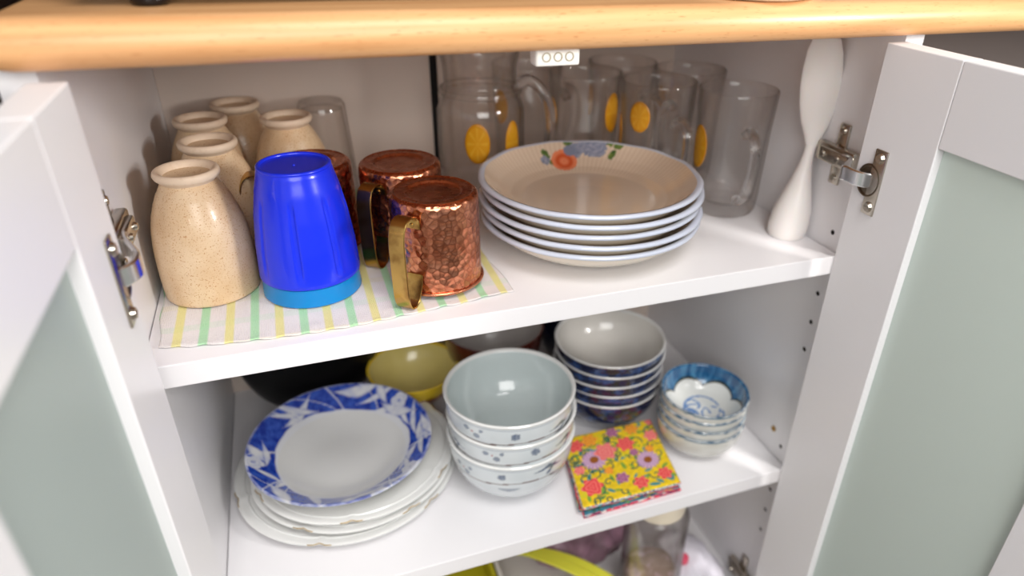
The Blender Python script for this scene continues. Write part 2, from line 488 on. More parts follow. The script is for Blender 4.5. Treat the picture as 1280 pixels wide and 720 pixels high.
for sx, x in ((1, 0.0), (-1, W)):
    o = holed_panel(sx); cabpart(o); o.location += Vector((x, 0, 0)) * S
# larger fixing screw hole on the right panel
bm = bmesh.new(); cyl(bm, (W - 0.9, 42, -227), (1, 0, 0), 3.4, 0.8, 16)
o = bm_obj('screw', bm, M['brass'], label='small brass screw head in the side panel'); cabpart(o)

YB = 344.0
cabpart(box_obj('back_panel', (0.2, 264, YB, YB + 4, ZB, ZT), M['back'], bevel=0.3))
cabpart(box_obj('back_panel', (272.5, W - 0.2, YB, YB + 4, ZB, ZT), M['back'], bevel=0.3))
cabpart(box_obj('gap_strip', (258, 278, YB + 4.2, YB + 7, ZB, ZT), M['dark'], bevel=0.2, label='black strip showing between the two back panels'))
cabpart(box_obj('shelf', (0.6, W - 0.6, 11, YB - 0.5, -18, 0), M['laminate'], bevel=0.7, label='upper shelf'))
cabpart(box_obj('shelf', (0.6, W - 0.6, 11, YB - 0.5, ZL - 18, ZL), M['laminate'], bevel=0.7, label='lower shelf'))
cabpart(box_obj('bottom_panel', (0.2, W - 0.2, 0, YB - 0.5, ZB, ZB + 18), M['laminate'], bevel=0.6))
cabpart(box_obj('plinth', (-18, W + 18, 40, 58, ZB - 138, ZB - 0.3), M['laminate'], bevel=0.6))

# ---- doors, open at right angles
def make_door(sx, xf, yh):
    """sx=+1 left door (inner face looks to +x). written in cabinet coordinates"""
    ye = yh - 282.0
    zt, zb = 189.0, ZB + 2
    st, tr = 68.0, 59.0
    th = 18.0
    g = 0.25
    xa, xb = (xf - th, xf) if sx > 0 else (xf, xf + th)
    bm = bmesh.new(); box(bm, xa, xb, yh - st, yh, zb, zt, bevel=0.8)
    door = bm_obj('door', bm, M['door_paint']); cabpart(door)
    def sub(o): o.parent = door; return o
    o = box_obj('stile', (xa, xb, ye, ye + st, zb, zt), M['door_paint'], bevel=0.8); sub(o)
    sub(box_obj('rail', (xa, xb, ye + st + g, yh - st - g, zt - tr, zt), M['door_paint'], bevel=0.8))
    sub(box_obj('rail', (xa, xb, ye + st + g, yh - st - g, zb, zb + tr), M['door_paint'], bevel=0.8))
    xm = xf - sx * 9.0
    sub(box_obj('glass_pane', (xm - 2, xm + 2, ye + st - 5, yh - st + 5, zb + tr - 5, zt - tr + 5), M['frost'], bevel=0.3, label='frosted glass pane'))
    for zc in (89.0, -452.0):
        # cup flange screwed on the door
        yc = yh - 22.0
        bm = bmesh.new()
        box(bm, min(xf, xf + sx * 1.6), max(xf, xf + sx * 1.6), yc - 7, yc + 5.5, zc - 26, zc + 26, bevel=0.7)
        sub(bm_obj('hinge_flange', bm, M['chrome'], smooth=True, autosmooth=35, label='nickel hinge flange'))
        # cup: a dished disc
        prof = [(13.2, 0), (13.2, 1.3), (12.4, 1.7), (11.4, 1.4), (10.8, 0.4), (9, 0.3), (0, 0.3)]
        v, f, _ = lathe(prof, 40)
        v = [(xf + sx * (z + 0.2), yc + 6 + x * 0.9, zc + y) for x, y, z in v]
        v = [(max(min(p[0], xf + 12), xf - 12), p[1], p[2]) for p in v]
        cup = mesh_obj('hinge_cup', v, f, M['cup_steel'], None, True, None, 'darker round hinge cup', 40); sub(cup)
        for dz in (-19.5, 19.5):
            bm = bmesh.new()
            cyl(bm, (xf + sx * 1.5, yc - 1, zc + dz), (sx, 0, 0), 4.4, 2.2, 20, 3.0)
            box(bm, min(xf + sx * 3.7, xf + sx * 4.0), max(xf + sx * 3.7, xf + sx * 4.0), yc - 3, yc + 1, zc + dz - .5, zc + dz + .5)
            sub(bm_obj('screw', bm, M['chrome'], smooth=True, autosmooth=35))
        # arm
        xw = 0.0 if sx > 0 else W
        pts = [(xw + sx * 11, 24, zc - 3), (xw + sx * 13.5, 12, zc - 2), (xf + sx * 4.5, yh + 9, zc - 1), (xf + sx * 6.5, yh + 2, zc), (xf + sx * 6.5, yh - 8, zc), (xf + sx * 3.0, yc + 7, zc), (xf - sx * 2.5, yc + 2, zc)]
        v, f = strap(crom(pts, 5), (0, 0, 1), 12.0, 3.4)
        sub(mesh_obj('hinge_arm', v, f, M['chrome_bright'], None, True, None, 'bright steel hinge arm', 35))
        # mounting plate on the cabinet wall
        bm = bmesh.new()
        x1, x2 = sorted((xw, xw + sx * 3))
        box(bm, x1, x2, 32, 44, zc - 30, zc + 24, bevel=1.2)
        x1, x2 = sorted((xw + sx * 1, xw + sx * 9))
        box(bm, x1, x2, 14, 60, zc - 12, zc + 5, bevel=2.0)
        x1, x2 = sorted((xw + sx * 8, xw + sx * 13))
        box(bm, x1, x2, 12, 52, zc - 9.5, zc + 2.5, bevel=1.5)
        sub(bm_obj('mounting_plate', bm, M['chrome'], smooth=True, autosmooth=35, label='cross shaped nickel mounting plate'))
        for (yy, zz, xo) in ((38, zc - 24, 3), (38, zc + 18, 3), (46, zc - 3.5, 13), (28, zc - 3.5, 13)):
            bm = bmesh.new(); cyl(bm, (xw + sx * (xo - 0.3), yy, zz), (sx, 0, 0), 4.0 if xo < 5 else 3.0, 2.0, 18, 2.6 if xo < 5 else 2.2)
            box(bm, min(xw + sx * (xo + 1.6), xw + sx * (xo + 1.9)), max(xw + sx * (xo + 1.6), xw + sx * (xo + 1.9)), yy - 1.8, yy + 1.8, zz - .4, zz + .4)
            sub(bm_obj('screw', bm, M['chrome'], smooth=True, autosmooth=35))
    return door
dl = make_door(1, 17.0, -18.2)
dr = make_door(-1, 532.5, -13.4)

# small white catch under the worktop
t = thing('door_catch', 'small white plastic door catch with three round sockets under the worktop edge', 'door catch', (277.5, -2, 182.5))
bm = bmesh.new(); box(bm, -14.6, 14.6, -6, 6, 0, 10.9, bevel=1.4, seg=3)
bm_obj('catch_body', bm, M['catch'], t, smooth=True, autosmooth=40)
for k in (-1, 0, 1):
    v, f, _ = lathe([(2.9, 0.0), (2.9, 0.5), (2.3, 0.5), (2.1, -0.4), (0, -0.4)], 20)
    v = [(k * 7.6 + x, -6.0 - z * 1.0, 5.6 + y) for x, y, z in v]
    mesh_obj('socket', v, f, M['catch_hole'], t)

# ------------------------------------------------------------------ worktop
def worktop():
    r = 12.5; x0, x1, yf, yb, zc = -18.0, 1500.0, -26.5, 361.0, 206.0
    cr = 3.0
    # outline with rounded left-front corner, bull-nosed on front and left
    def outline(inset):
        pts = []
        X0, Y0 = x0 + inset, yf + inset
        rad = max(cr - inset, 1.0) + 6
        pts.append((x1, Y0)); 
        for k in range(13):
            a = -pi / 2 - (pi / 2) * k / 12
            pts.append((X0 + rad + cos(a) * rad, Y0 + rad + sin(a) * rad))
        pts.append((X0, yb))
        return pts
    verts, faces, L = [], [], 0
    rows = []
    for k in range(13):
        a = -pi / 2 + pi * k / 12
        o = outline(r * (1 - cos(a))); z = zc + r * sin(a)
        row = []
        for p in o: row.append(len(verts)); verts.append((p[0], p[1], z))
        rows.append(row)
    for a, b in zip(rows, rows[1:]):
        for i in range(len(a) - 1): faces.append((a[i], a[i + 1], b[i + 1], b[i]))
    for row in (rows[0], rows[-1]):
        z = verts[row[0]][2]; k = len(verts); verts.append((x1, yb, z)); faces.append(tuple(row) + (k,))
    return verts, faces
v, f = worktop()
o = mesh_obj('worktop', v, f, M['beech'], None, True, None, 'beech worktop with a rounded front edge lying over the open cabinet', 40)
o['category'] = 'worktop'

# ---- neighbour, things standing on the worktop
t = thing('dark_cabinet', 'dark brown cabinet beyond the left end of the worktop', 'cabinet', (-300, 230, -640))
box_obj('carcass', (-260, 262, -150, 120, 0, 1100), M['dark_wood'], t, bevel=2)
box_obj('door', (-258, 260, -168, -151, 40, 1090), M['dark_wood'], t, bevel=2)

t = thing('appliance', 'black appliance standing on small round feet on the worktop', 'appliance', (250, 150, 218.6))
box_obj('housing', (-230, 230, -142, 150, 16, 260), M['black_gloss'], t, bevel=5)
for (x, y) in ((-194, -130), (194, 130), (-194, 130)):
    lathe_obj('foot', smoothp([(0, 0), (8, 0), (9.5, 1.5), (9.5, 6), (8, 16), (0, 16)], 1), M['black_gloss'], t, seg=32).location = Vector((x, y, 0)) * S

t = thing('tray', 'pale flat tray lying on the worktop above the glass mugs', 'tray', (430, 20, 218.6))
prof = [(0, 0), (38, 0), (44, 2), (45, 4.5), (44, 4.8), (43, 3), (38, 1.5), (0, 1.5)]
lathe_obj('tray_body', prof, M['tray'], t, seg=64)
lathe_obj('gilt_rim', [(44.6, 4.2), (45.4, 4.8), (44.6, 5.2), (43.8, 4.8), (44.6, 4.2)], M['gilt'], t, seg=64)
t.scale = (1.0, 1.0, 1)

# ------------------------------------------------------------------ tea towel
def towel_mesh():
    front = [(8, 34), (30, 29), (59, 24.5), (95, 22), (129, 21.5), (170, 25), (215, 30), (262, 36.5)]
    def interp(tab, x):
        for a, b in zip(tab, tab[1:]):
            if x <= b[0]: return a[1] + (b[1] - a[1]) * (x - a[0]) / (b[0] - a[0])
        return tab[-1][1]
    nx, ny = 170, 110
    verts, cols, faces = [], [], []
    tops = []
    for j in range(ny + 1):
        v_ = j / ny
        for i in range(nx + 1):
            u = i / nx
            xl = 8 - 5 * min(1, v_ * 3) + 1.0 * sin(v_ * 30)
            xr = 262 - 17 * v_ + 0.8 * sin(v_ * 23)
            x = xl + (xr - xl) * u
            yf = interp(front, 8 + 254 * u) + 1.3 * abs(sin((x - 3) * pi / 16.75)) * -1 + 1.0
            y = yf + (300 - yf) * v_
            z = 1.0 + 0.28 * nz(x / 9, y / 9) 
            e = min(u * 254, (1 - u) * 254, v_ * 270)
            if e < 14:
                z += (14 - e) / 14 * (0.6 + 1.2 * nz(x / 11, y / 13, 4))
            tops.append((x, y, max(z, 0.75)))
    n = len(tops)
    verts = tops + [(x, y, z - 0.6) for x, y, z in tops]
    W_ = nx + 1
    for j in range(ny):
        for i in range(nx):
            a = j * W_ + i
            faces.append((a, a + 1, a + 1 + W_, a + W_)); faces.append((n + a, n + a + W_, n + a + 1 + W_, n + a + 1))
    for i in range(nx):
        faces.append((i, n + i, n + i + 1, i + 1)); b = ny * W_ + i; faces.append((b, b + 1, n + b + 1, n + b))
    for j in range(ny):
        a = j * W_; faces.append((a, a + W_, n + a + W_, n + a)); b = a + nx; faces.append((b, n + b, n + b + W_, b + W_))
    return verts, faces
v, f = towel_mesh()
o = mesh_obj('tea_towel', v, f, M['towel'], None, True, None, 'white tea towel with green and yellow checks lying on the upper shelf')
o['category'] = 'tea towel'
ZC = 1.9       # objects stand on the towel

# ------------------------------------------------------------------ stoneware tumblers, upside down
def make_tumbler(loc, label):
    t = thing('stoneware_tumbler', label, 'tumbler', loc, 'stoneware tumblers upside down')
    out = [(33.2, 0), (34.0, 2), (34.4, 12), (34.3, 26), (33.8, 40), (32.2, 54), (29.2, 66), (25.2, 76.5), (20.4, 85), (18.2, 88.5)]
    body = [(31.0, 0.0)] + out + [(17, 89.5), (0, 89.5)]
    inner = [(0, 84), (15, 83), (26, 66), (31, 40), (32, 12), (31.0, 0.0)]
    lathe_obj('tumbler_body', smoothp(body, 2) + smoothp(inner, 2), M['stone'], t, seg=72,
              mod=lambda r, z, a: (r * (1 + 0.006 * sin(a * 2 + z * .05)) + 0.12 * sin(z * .9), z))
    ring = [(17.6, 87.5), (19.0, 89.5), (21.8, 91.6), (22.6, 94.2), (21.8, 96.6), (20.2, 97.4), (18.2, 96.8), (16.4, 94.4), (15.8, 91.0)]
    lathe_obj('foot_ring', smoothp(ring, 2), M['foot'], t, seg=64)
    lathe_obj('base', [(16.4, 92.6), (8, 91.6), (0, 91.4)], M['stone'], t, seg=48)
    return t
t0 = make_tumbler((40.0, 113.0, ZC), 'beige speckled stoneware tumbler upside down, foremost at the left end of the towel')
for loc, lab, rz in [((50.6, 181.5, ZC), 'stoneware tumbler directly behind the foremost speckled tumbler', 1.0),
                 ((41.0, 252, ZC), 'stoneware tumbler third back along the left cabinet wall', 2.2),
                 ((67.5, 309.0, 0.0), 'stoneware tumbler farthest back, its foot shaded near the back panel', 3.1),
                 ((112, 241, ZC), 'stoneware tumbler behind the blue cup, to the right of the others', 4.0)]:
    dup(t0, loc, lab, rot=(0, 0, rz))

# clear tumbler behind
t = thing('glass_tumbler', 'plain clear glass tumbler upside down behind the stoneware tumblers', 'glass', (146, 300, ZC))
prof = [(27, 0), (28, 0.6), (22.6, 90), (20.5, 93.5), (0, 93.5), (0, 86), (19.5, 86), (26.2, 0.8), (27, 0)]
lathe_obj('glass_body', dense(prof, 12), M['glass'], t, seg=48, autosmooth=30)

# ------------------------------------------------------------------ blue and turquoise plastic cups
cup = thing('plastic_cup', 'royal blue plastic cup upside down, stacked over a turquoise one', 'cup', (113, 92.5, ZC + 15), 'nested plastic cups')
bp = [(34.6, -0.5), (35.4, 0), (37.2, 0.2), (37.6, 1.0), (37.4, 3.5), (36.2, 26), (33.4, 50), (29.8, 69), (27.2, 79), (26.4, 82.6), (25.2, 84.6), (23.8, 85.0), (22.6, 84.2), (0, 83.9)]
def facet(r, z, a):
    k = (((a - radians(32.6)) / (2 * pi) * 8 + 0.5) % 1.0) - 0.5
    w = sstep(8, 11, z) * (1 - sstep(62, 65, z)) * (1 - sstep(0.055, 0.085, abs(k)))
    return (r - 1.3 * w if r > 25 else r, z)
lathe_obj('cup_body', dense(bp, 3.0) + [(0, 82), (22, 82), (33.6, 1), (34.6, -0.5)], M['blue_plastic'], cup, seg=320, mod=facet, autosmooth=40)
lathe_obj('base_ring', smoothp([(25.0, 83.4), (26.4, 84.4), (25.8, 86.0), (24.4, 86.4), (23.4, 85.6), (23.2, 84.0)], 1), M['blue_plastic'], cup, seg=64)
bm = bmesh.new(); bmesh.ops.create_uvsphere(bm, u_segments=12, v_segments=8, radius=1.0, matrix=Matrix.Translation((0, 0, 83.9)))
bm_obj('moulding_mark', bm, M['blue_plastic'], cup, smooth=True)
cup2 = thing('plastic_cup', 'turquoise plastic cup, its rim showing below the royal blue cup', 'cup', (113, 92.5, ZC), 'nested plastic cups')
tp = [(34.2, 0), (36.8, 0), (37.3, 0.8), (36.0, 12), (32.9, 16.5), (31.2, 40), (25.5, 78), (24, 82), (0, 82), (0, 80.6), (23.4, 80.6), (30.4, 40), (32.2, 16.0), (34.2, 12), (34.2, 0)]
tp = [(34.6, 0), (36.6, 0), (37.2, 0.8), (36.2, 14), (33.0, 15.0), (31.4, 40), (24.5, 80), (22, 81.5), (0, 81.5), (0, 80.5), (22, 80.5), (23.4, 79), (30.4, 40), (32.0, 15), (34.6, 0)]
lathe_obj('cup_body', dense(tp, 4), M['teal_plastic'], cup2, seg=96, autosmooth=40)

# ------------------------------------------------------------------ copper mugs, upside down
def make_mug(loc, label, ang):
    t = thing('copper_mug', label, 'mug', loc, 'hammered copper mugs upside down', rot=(0, 0, ang))
    side = [(34.6, 1.2), (34.5, 20), (34.3, 45), (34.2, 62), (34.0, 68.5)]
    lathe_obj('mug_body', dense(side, 4) + smoothp([(34.0, 68.5), (33.6, 72.0), (31.5, 73.6), (29.5, 73.7)], 1), M['copper'], t, seg=120,
              mod=lambda r, z, a: (r + 0.22 * noise.noise(Vector((cos(a) * 6, sin(a) * 6, z / 6))), z))
    lathe_obj('base', smoothp([(29.6, 73.7), (27, 73.4), (22.5, 73.5), (21.6, 73.2), (20.8, 72.0), (19.5, 71.7), (0, 71.7)], 1), M['copper_smooth'], t, seg=72)
    lathe_obj('base_seam', [(29.2, 73.6), (30.4, 74.3), (31.6, 73.6), (31.0, 73.2)], M['copper_smooth'], t, seg=72)
    lathe_obj('rim', smoothp([(33.6, 0.2), (35.6, 0), (36.6, 1.0), (36.6, 2.2), (35.4, 3.0), (34.2, 2.8), (33.4, 1.6), (33.6, 0.2)], 1), M['copper_smooth'], t, seg=96)
    lathe_obj('lining', [(33.4, 1.5), (33.4, 66), (30, 70), (0, 70)], M['copper_smooth'], t, seg=64, label='plain inner wall')
    # brass strap handle, pointing along +x: leaves the wall high, curls down and back
    pts = [(34.0, 0, 56), (34.8, 0, 62), (39.0, 0, 66.8), (46, 0, 68.4), (53, 0, 65.5), (56.6, 0, 57), (57.4, 0, 45), (57.2, 0, 25), (56.4, 0, 8), (53.5, 0, -0.2), (48, 0, -2.8), (42.5, 0, -0.2), (38.8, 0, 6), (36.0, 0, 13), (35.4, 0, 19)]
    v, f = strap(crom(pts, 7), (0, 1, 0), 13.0, 1.5)
    mesh_obj('handle', v, f, M['brass'], t, True, None, 'brass strap handle', 40)
    for z in (58.5,):
        bm = bmesh.new(); cyl(bm, (34.9, 0, z), (1, 0, 0), 2.0, 1.0, 14, 1.3)
        bm_obj('rivet', bm, M['brass'], t, smooth=True, autosmooth=40)
    return t
HZ = 2.9
g0 = make_mug((209.5, 73.5, ZC + HZ), 'shiny hammered copper mug upside down with brass handle, foremost on the towel', radians(230))
dup(g0, (196.2, 147.8, ZC + HZ), 'hammered copper mug upside down behind the shiny foremost one', rot=(0, 0, radians(230)))
dup(g0, (124.5, 168.5, ZC + HZ), 'copper mug mostly hidden behind the royal blue cup', rot=(0, 0, radians(186)))

# ------------------------------------------------------------------ glassware
def oval_decal(R, ang, zc, a, b, parent, taper=0.0):
    verts, cols, faces = [], [], []
    n, mth = 9, 32
    def pt(u, v_, o):
        th = ang + u / R; rr = R + o + taper * v_
        return (rr * cos(th), rr * sin(th), zc + v_)
    idx = [[0]]
    verts.append(pt(0, 0, 0.5)); cols.append(lin((222, 168, 50)))
    for i in range(1, n + 1):
        row = []
        for k in range(mth):
            t_ = 2 * pi * k / mth; q = i / n
            row.append(len(verts)); verts.append(pt(a * q * cos(t_), b * q * sin(t_), 0.5))
            seg_ = abs(((t_ / (2 * pi) * 8) % 1.0) - 0.5)
            c = lin((214, 150, 22)) if q < 0.8 else lin((204, 138, 14))
            if q < 0.8 and seg_ > 0.42: c = lin((222, 168, 50))
            cols.append(c)
        idx.append(row)
    for i in range(n):
        A, B = idx[i], idx[i + 1]
        for k in range(mth):
            k2 = (k + 1) % mth
            if len(A) == 1: faces.append((A[0], B[k], B[k2]))
            else: faces.append((A[k], B[k], B[k2], A[k2]))
    # thin back so the print has a body
    nb = len(verts); base = idx[-1]
    for k in base:
        x, y, z = verts[k]; s = (hypot(x, y) - 0.35) / hypot(x, y); verts.append((x * s, y * s, z)); cols.append(lin((214, 140, 10)))
    for k in range(mth):
        k2 = (k + 1) % mth; faces.append((base[k], nb + k, nb + k2, base[k2]))
    return mesh_obj('lemon_decal', verts, faces, M['lemon'], parent, True, cols, 'yellow lemon slice print')

def make_glass_mug(loc, label, hang, decs):
    t = thing('glass_mug', label, 'glass mug', loc, 'clear glass mugs with lemon prints')
    out = [(0, 0), (27, 0), (31, 2), (33, 6), (33.6, 12), (34.0, 40), (35.5, 80), (37.6, 112), (38.2, 121), (37.4, 122.4), (36.4, 121)]
    inn = [(35.4, 110), (33.4, 80), (31.4, 40), (29.5, 17), (26, 12.5), (0, 12)]
    def fac(r, z, a):
        w = sstep(12, 24, z) * (1 - sstep(74, 92, z)) * (1 if r > 33.55 else 0)
        return (r + w * 1.0 * (abs(cos(4 * a)) - 0.4), z)
    lathe_obj('glass_body', dense(out, 7) + dense([(36.4, 121)] + inn, 9)[1:], M['glass'], t, seg=64, mod=fac, autosmooth=60)
    c, s = cos(hang), sin(hang)
    pts = [(34.6, 86), (44, 92), (55, 90), (61.5, 80), (62, 60), (58, 42), (49, 28), (38, 22), (33.6, 23)]
    v, f = tube(crom([(x * c, x * s, z) for x, z in pts], 5), 4.6, 12)
    mesh_obj('handle', v, f, M['glass_thick'], t, True, None, None, 60)
    for (da, dz, a_, b_) in decs: oval_decal(34.9 + (dz - 40) * 0.03, da, dz, a_, b_, t)
    return t
mugs = [((521, 143, 0.0), 'clear glass mug nearest the white paddle, handle turned forward', radians(-104), [(radians(178), 68, 12, 21)]),
        ((463, 195, 0.0), 'clear glass mug behind the plate stack, second from the paddle', radians(-88), [(radians(215), 92, 11, 15), (radians(160), 70, 10, 18)]),
        ((406, 248, 0.0), 'clear glass mug third from the paddle with a tall yellow print', radians(100), [(radians(-60), 86, 11, 20), (radians(180), 80, 11, 18)]),
        ((361, 303, 0.0), 'clear glass mug behind the glass jug, close to the back panel', radians(10), [(radians(200), 80, 11, 18)]),
        ((523, 238, 0.0), 'clear glass mug behind the mug nearest the paddle', radians(215), [(radians(120), 80, 11, 18)]),
        ((468, 290, 0.0), 'clear glass mug in the back row at the middle of the group', radians(-70), [(radians(170), 80, 11, 18)])]
for a in mugs: make_glass_mug(*a)

t = thing('glass_jug', 'large clear glass jug with a lemon print and a big curved handle', 'jug', (298, 262, 0.0))
out = [(0, 0), (38, 0), (42, 2), (44, 8), (44.5, 50), (44.0, 88), (41, 98), (37.5, 104), (39.5, 108), (36, 112), (36.5, 130), (41, 152), (41.6, 158), (40.4, 159), (39.2, 157)]
inn = [(34.3, 130), (33.6, 112), (35, 104), (38.4, 97), (41.4, 88), (41.8, 50), (41, 14), (36, 9), (0, 9)]
lathe_obj('glass_body', dense(out, 6) + dense([out[-1]] + inn, 8)[1:], M['glass'], t, seg=72, autosmooth=60)
lathe_obj('neck_ring', [(37.6, 103), (41.4, 104.5), (42, 107), (40.6, 109.5), (37.8, 109)], M['glass'], t, seg=64)
ha = radians(-28)
pts = [(37, 112), (48, 118), (60, 112), (69, 96), (72, 72), (69, 48), (60, 28), (48, 18), (43, 18)]
v, f = tube(crom([(x * cos(ha), x * sin(ha), z) for x, z in pts], 6), 5.6, 14)
mesh_obj('handle', v, f, M['glass_thick'], t, True, None, None, 60)
oval_decal(44.9, radians(250), 64, 12.5, 20, t)
oval_decal(44.9, radians(298), 62, 9, 22, t)

# ------------------------------------------------------------------ standing rice paddle
t = thing('rice_paddle', 'white plastic rice paddle standing upright against the right cabinet wall', 'rice paddle', (544.5, 66, 0))
verts, faces = [], []
prof = [(0, 16.5, 16.5), (2, 17.8, 17.8), (12, 18.4, 18.4), (26, 17.2, 17.2), (42, 13.0, 13.0), (56, 9.0, 9.0), (68, 6.2, 5.6), (80, 4.8, 4.2), (88, 5.0, 3.6)]
rows = []
seg = 32
for z, a, b in prof:
    row = []
    cx = 8.5 * (z / 90.0) ** 1.1
    for k in range(seg):
        an = 2 * pi * k / seg
        row.append(len(verts)); verts.append((cx + a * cos(an) * cos(radians(-36)) - b * sin(an) * sin(radians(-36)), a * cos(an) * sin(radians(-36)) + b * sin(an) * cos(radians(-36)), z))
    rows.append(row)
for A, B in zip(rows, rows[1:]):
    for k in range(seg):
        k2 = (k + 1) % seg; faces.append((A[k], A[k2], B[k2], B[k]))
faces.append(tuple(reversed(rows[0]))); faces.append(tuple(rows[-1]))
mesh_obj('handle', verts, faces, M['paddle'], t, True, None, None, 60)
verts, faces, rows = [], [], []
bl = [(86, 5.0, 3.7), (95, 7.8, 3.2), (108, 12.5, 2.7), (122, 15.5, 2.3), (138, 16.8, 2.1), (154, 16.2, 1.9), (168, 14.5, 1.8), (178, 11.5, 1.6), (184, 7, 1.3), (186, 1.5, 0.8)]
th = radians(-36)
for z, a, b in bl:
    row = []
    cx = 8.5 - 7.0 * max(0.0, (z - 86) / 92.0) ** 1.2
    dish = 3.0 * sin(pi * min(1, max(0.0, (z - 86) / 100.0)))
    for k in range(seg):
        an = 2 * pi * k / seg
        u, v_ = a * cos(an), b * sin(an) + dish * (1 - cos(an) ** 2) * -0.9 + dish * 0.5
        row.append(len(verts)); verts.append((cx + u * cos(th) - v_ * sin(th), u * sin(th) + v_ * cos(th), z))
    rows.append(row)
for A, B in zip(rows, rows[1:]):
    for k in range(seg):
        k2 = (k + 1) % seg; faces.append((A[k], A[k2], B[k2], B[k]))
faces.append(tuple(reversed(rows[0]))); faces.append(tuple(rows[-1]))
mesh_obj('blade', verts, faces, M['paddle'], t, True, None, None, 60)

# ------------------------------------------------------------------ ribbed soup plates on the upper shelf
def fruit(x, y):
    """fruit and flower print on the rim; plate-local mm -> colour or None"""
    def el(cx, cy, a, b, rot=0.0):
        dx, dy = x - cx, y - cy
        u, v_ = dx * cos(rot) + dy * sin(rot), -dx * sin(rot) + dy * cos(rot)
        return sqrt((u / a) ** 2 + (v_ / b) ** 2)
    c = None
    for (cx, cy, a, b, rot) in ((-12, 84, 3.5, 5, .5), (-8, 76, 3, 4, 1.2), (16, 93, 7, 4, .4), (33, 92, 7, 4.5, .6), (41, 96, 6, 3.5, -.3), (54, 78, 6, 3.6, -.8), (60, 70, 5, 3, -.4), (52, 66, 5, 3, .4), (28, 98, 5, 3, 1.0)):
        if el(cx, cy, a, b, rot) < 1 + 0.25 * nz(x / 3, y / 3): c = mixc(lin((58, 92, 52)), lin((120, 140, 70)), 0.5 + nz(x / 4, y / 4, 3))
    for (cx, cy, rr) in ((34, 82, 8), (42, 78, 8), (48, 84, 7), (40, 88, 7), (20, 84, 7), (-14, 78, 4.5), (30, 88, 6)):
        if el(cx, cy, rr, rr) < 1 + 0.2 * nz(x / 3, y / 3, 7): c = mixc(lin((118, 126, 148)), lin((160, 164, 182)), 0.5 + nz(x / 2.5, y / 2.5))
    d = el(5, 76, 13, 11)
    if d < 1: c = mixc(lin((206, 86, 48)), lin((232, 136, 96)), 0.5 + 0.5 * sin(d * 9)) 
    if el(14, 85, 6.5, 5) < 1: c = lin((126, 134, 156))
    return c
def plate_prof(R=98.0):
    bot = [(0, 2.0), (44, 2.0), (45.5, 0), (49, 0), (50, 2), (64, 4.2), (77, 10), (87, 18), (93, 24.5), (R - 1.5, 28.0)]
    edge = [(R - 1.5, 28.0), (R + 0.4, 28.0), (R + 1.4, 29.4), (R + 1.2, 30.8), (R, 31.8), (R - 2.5, 31.8), (R - 4.5, 30.8)]
    top = [(R - 4.5, 31.2), (89, 26.6), (80, 18.6), (70, 12), (60, 8.2), (30, 6.2), (0, 6.0)]
    sc = lambda p: [(r, z * 0.91) for r, z in p]
    return sc(bot), sc(edge), sc(top)
def scallop(r, z, a):
    k = sstep(70, 98, r)
    return (r * (1 + 0.0035 * k * cos(12 * a)), z + 0.25 * k * cos(12 * a))
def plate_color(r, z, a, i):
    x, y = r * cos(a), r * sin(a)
    base = (0.74, 0.60, 0.47)  # browner than the underside: shade and worktop reflection painted into the cream
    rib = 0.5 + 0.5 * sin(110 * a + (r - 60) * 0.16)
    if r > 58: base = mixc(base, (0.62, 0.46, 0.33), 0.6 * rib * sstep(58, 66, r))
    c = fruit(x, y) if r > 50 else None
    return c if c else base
pl = thing('soup_plate', '', 'plate', (358.5, 113, 0), 'ribbed soup plates stacked on the upper shelf')
bot, edge, top = plate_prof()
lathe_obj('underside', bot[:2] + smoothp(bot[2:], 1), M['ivory'], pl, seg=120, mod=scallop)
lathe_obj('rim_band', smoothp(edge, 1), M['rimblue'], pl, seg=120, mod=scallop, label='grey blue glazed edge')
lathe_obj('well', dense(top, 1.6), M['paint'], pl, seg=520, mod=scallop, color=plate_color, label='ribbed cream face with fruit print, browned by painted-in shade')
pl['label'] = 'cream soup plate with blue-grey edge, lowest of the stack of five'
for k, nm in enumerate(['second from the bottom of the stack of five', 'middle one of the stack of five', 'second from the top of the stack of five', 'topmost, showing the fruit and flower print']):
    dup(pl, (358.5 + (0.8, -1.2, 1.0, -1.4)[k], 113 + (-1, .8, -0.5, 0.4)[k], 8.7 * (k + 1)), 'cream soup plate with blue-grey edge, ' + nm, rot=(0, 0, (2.1, 4.4, 1.3, 0)[k]))

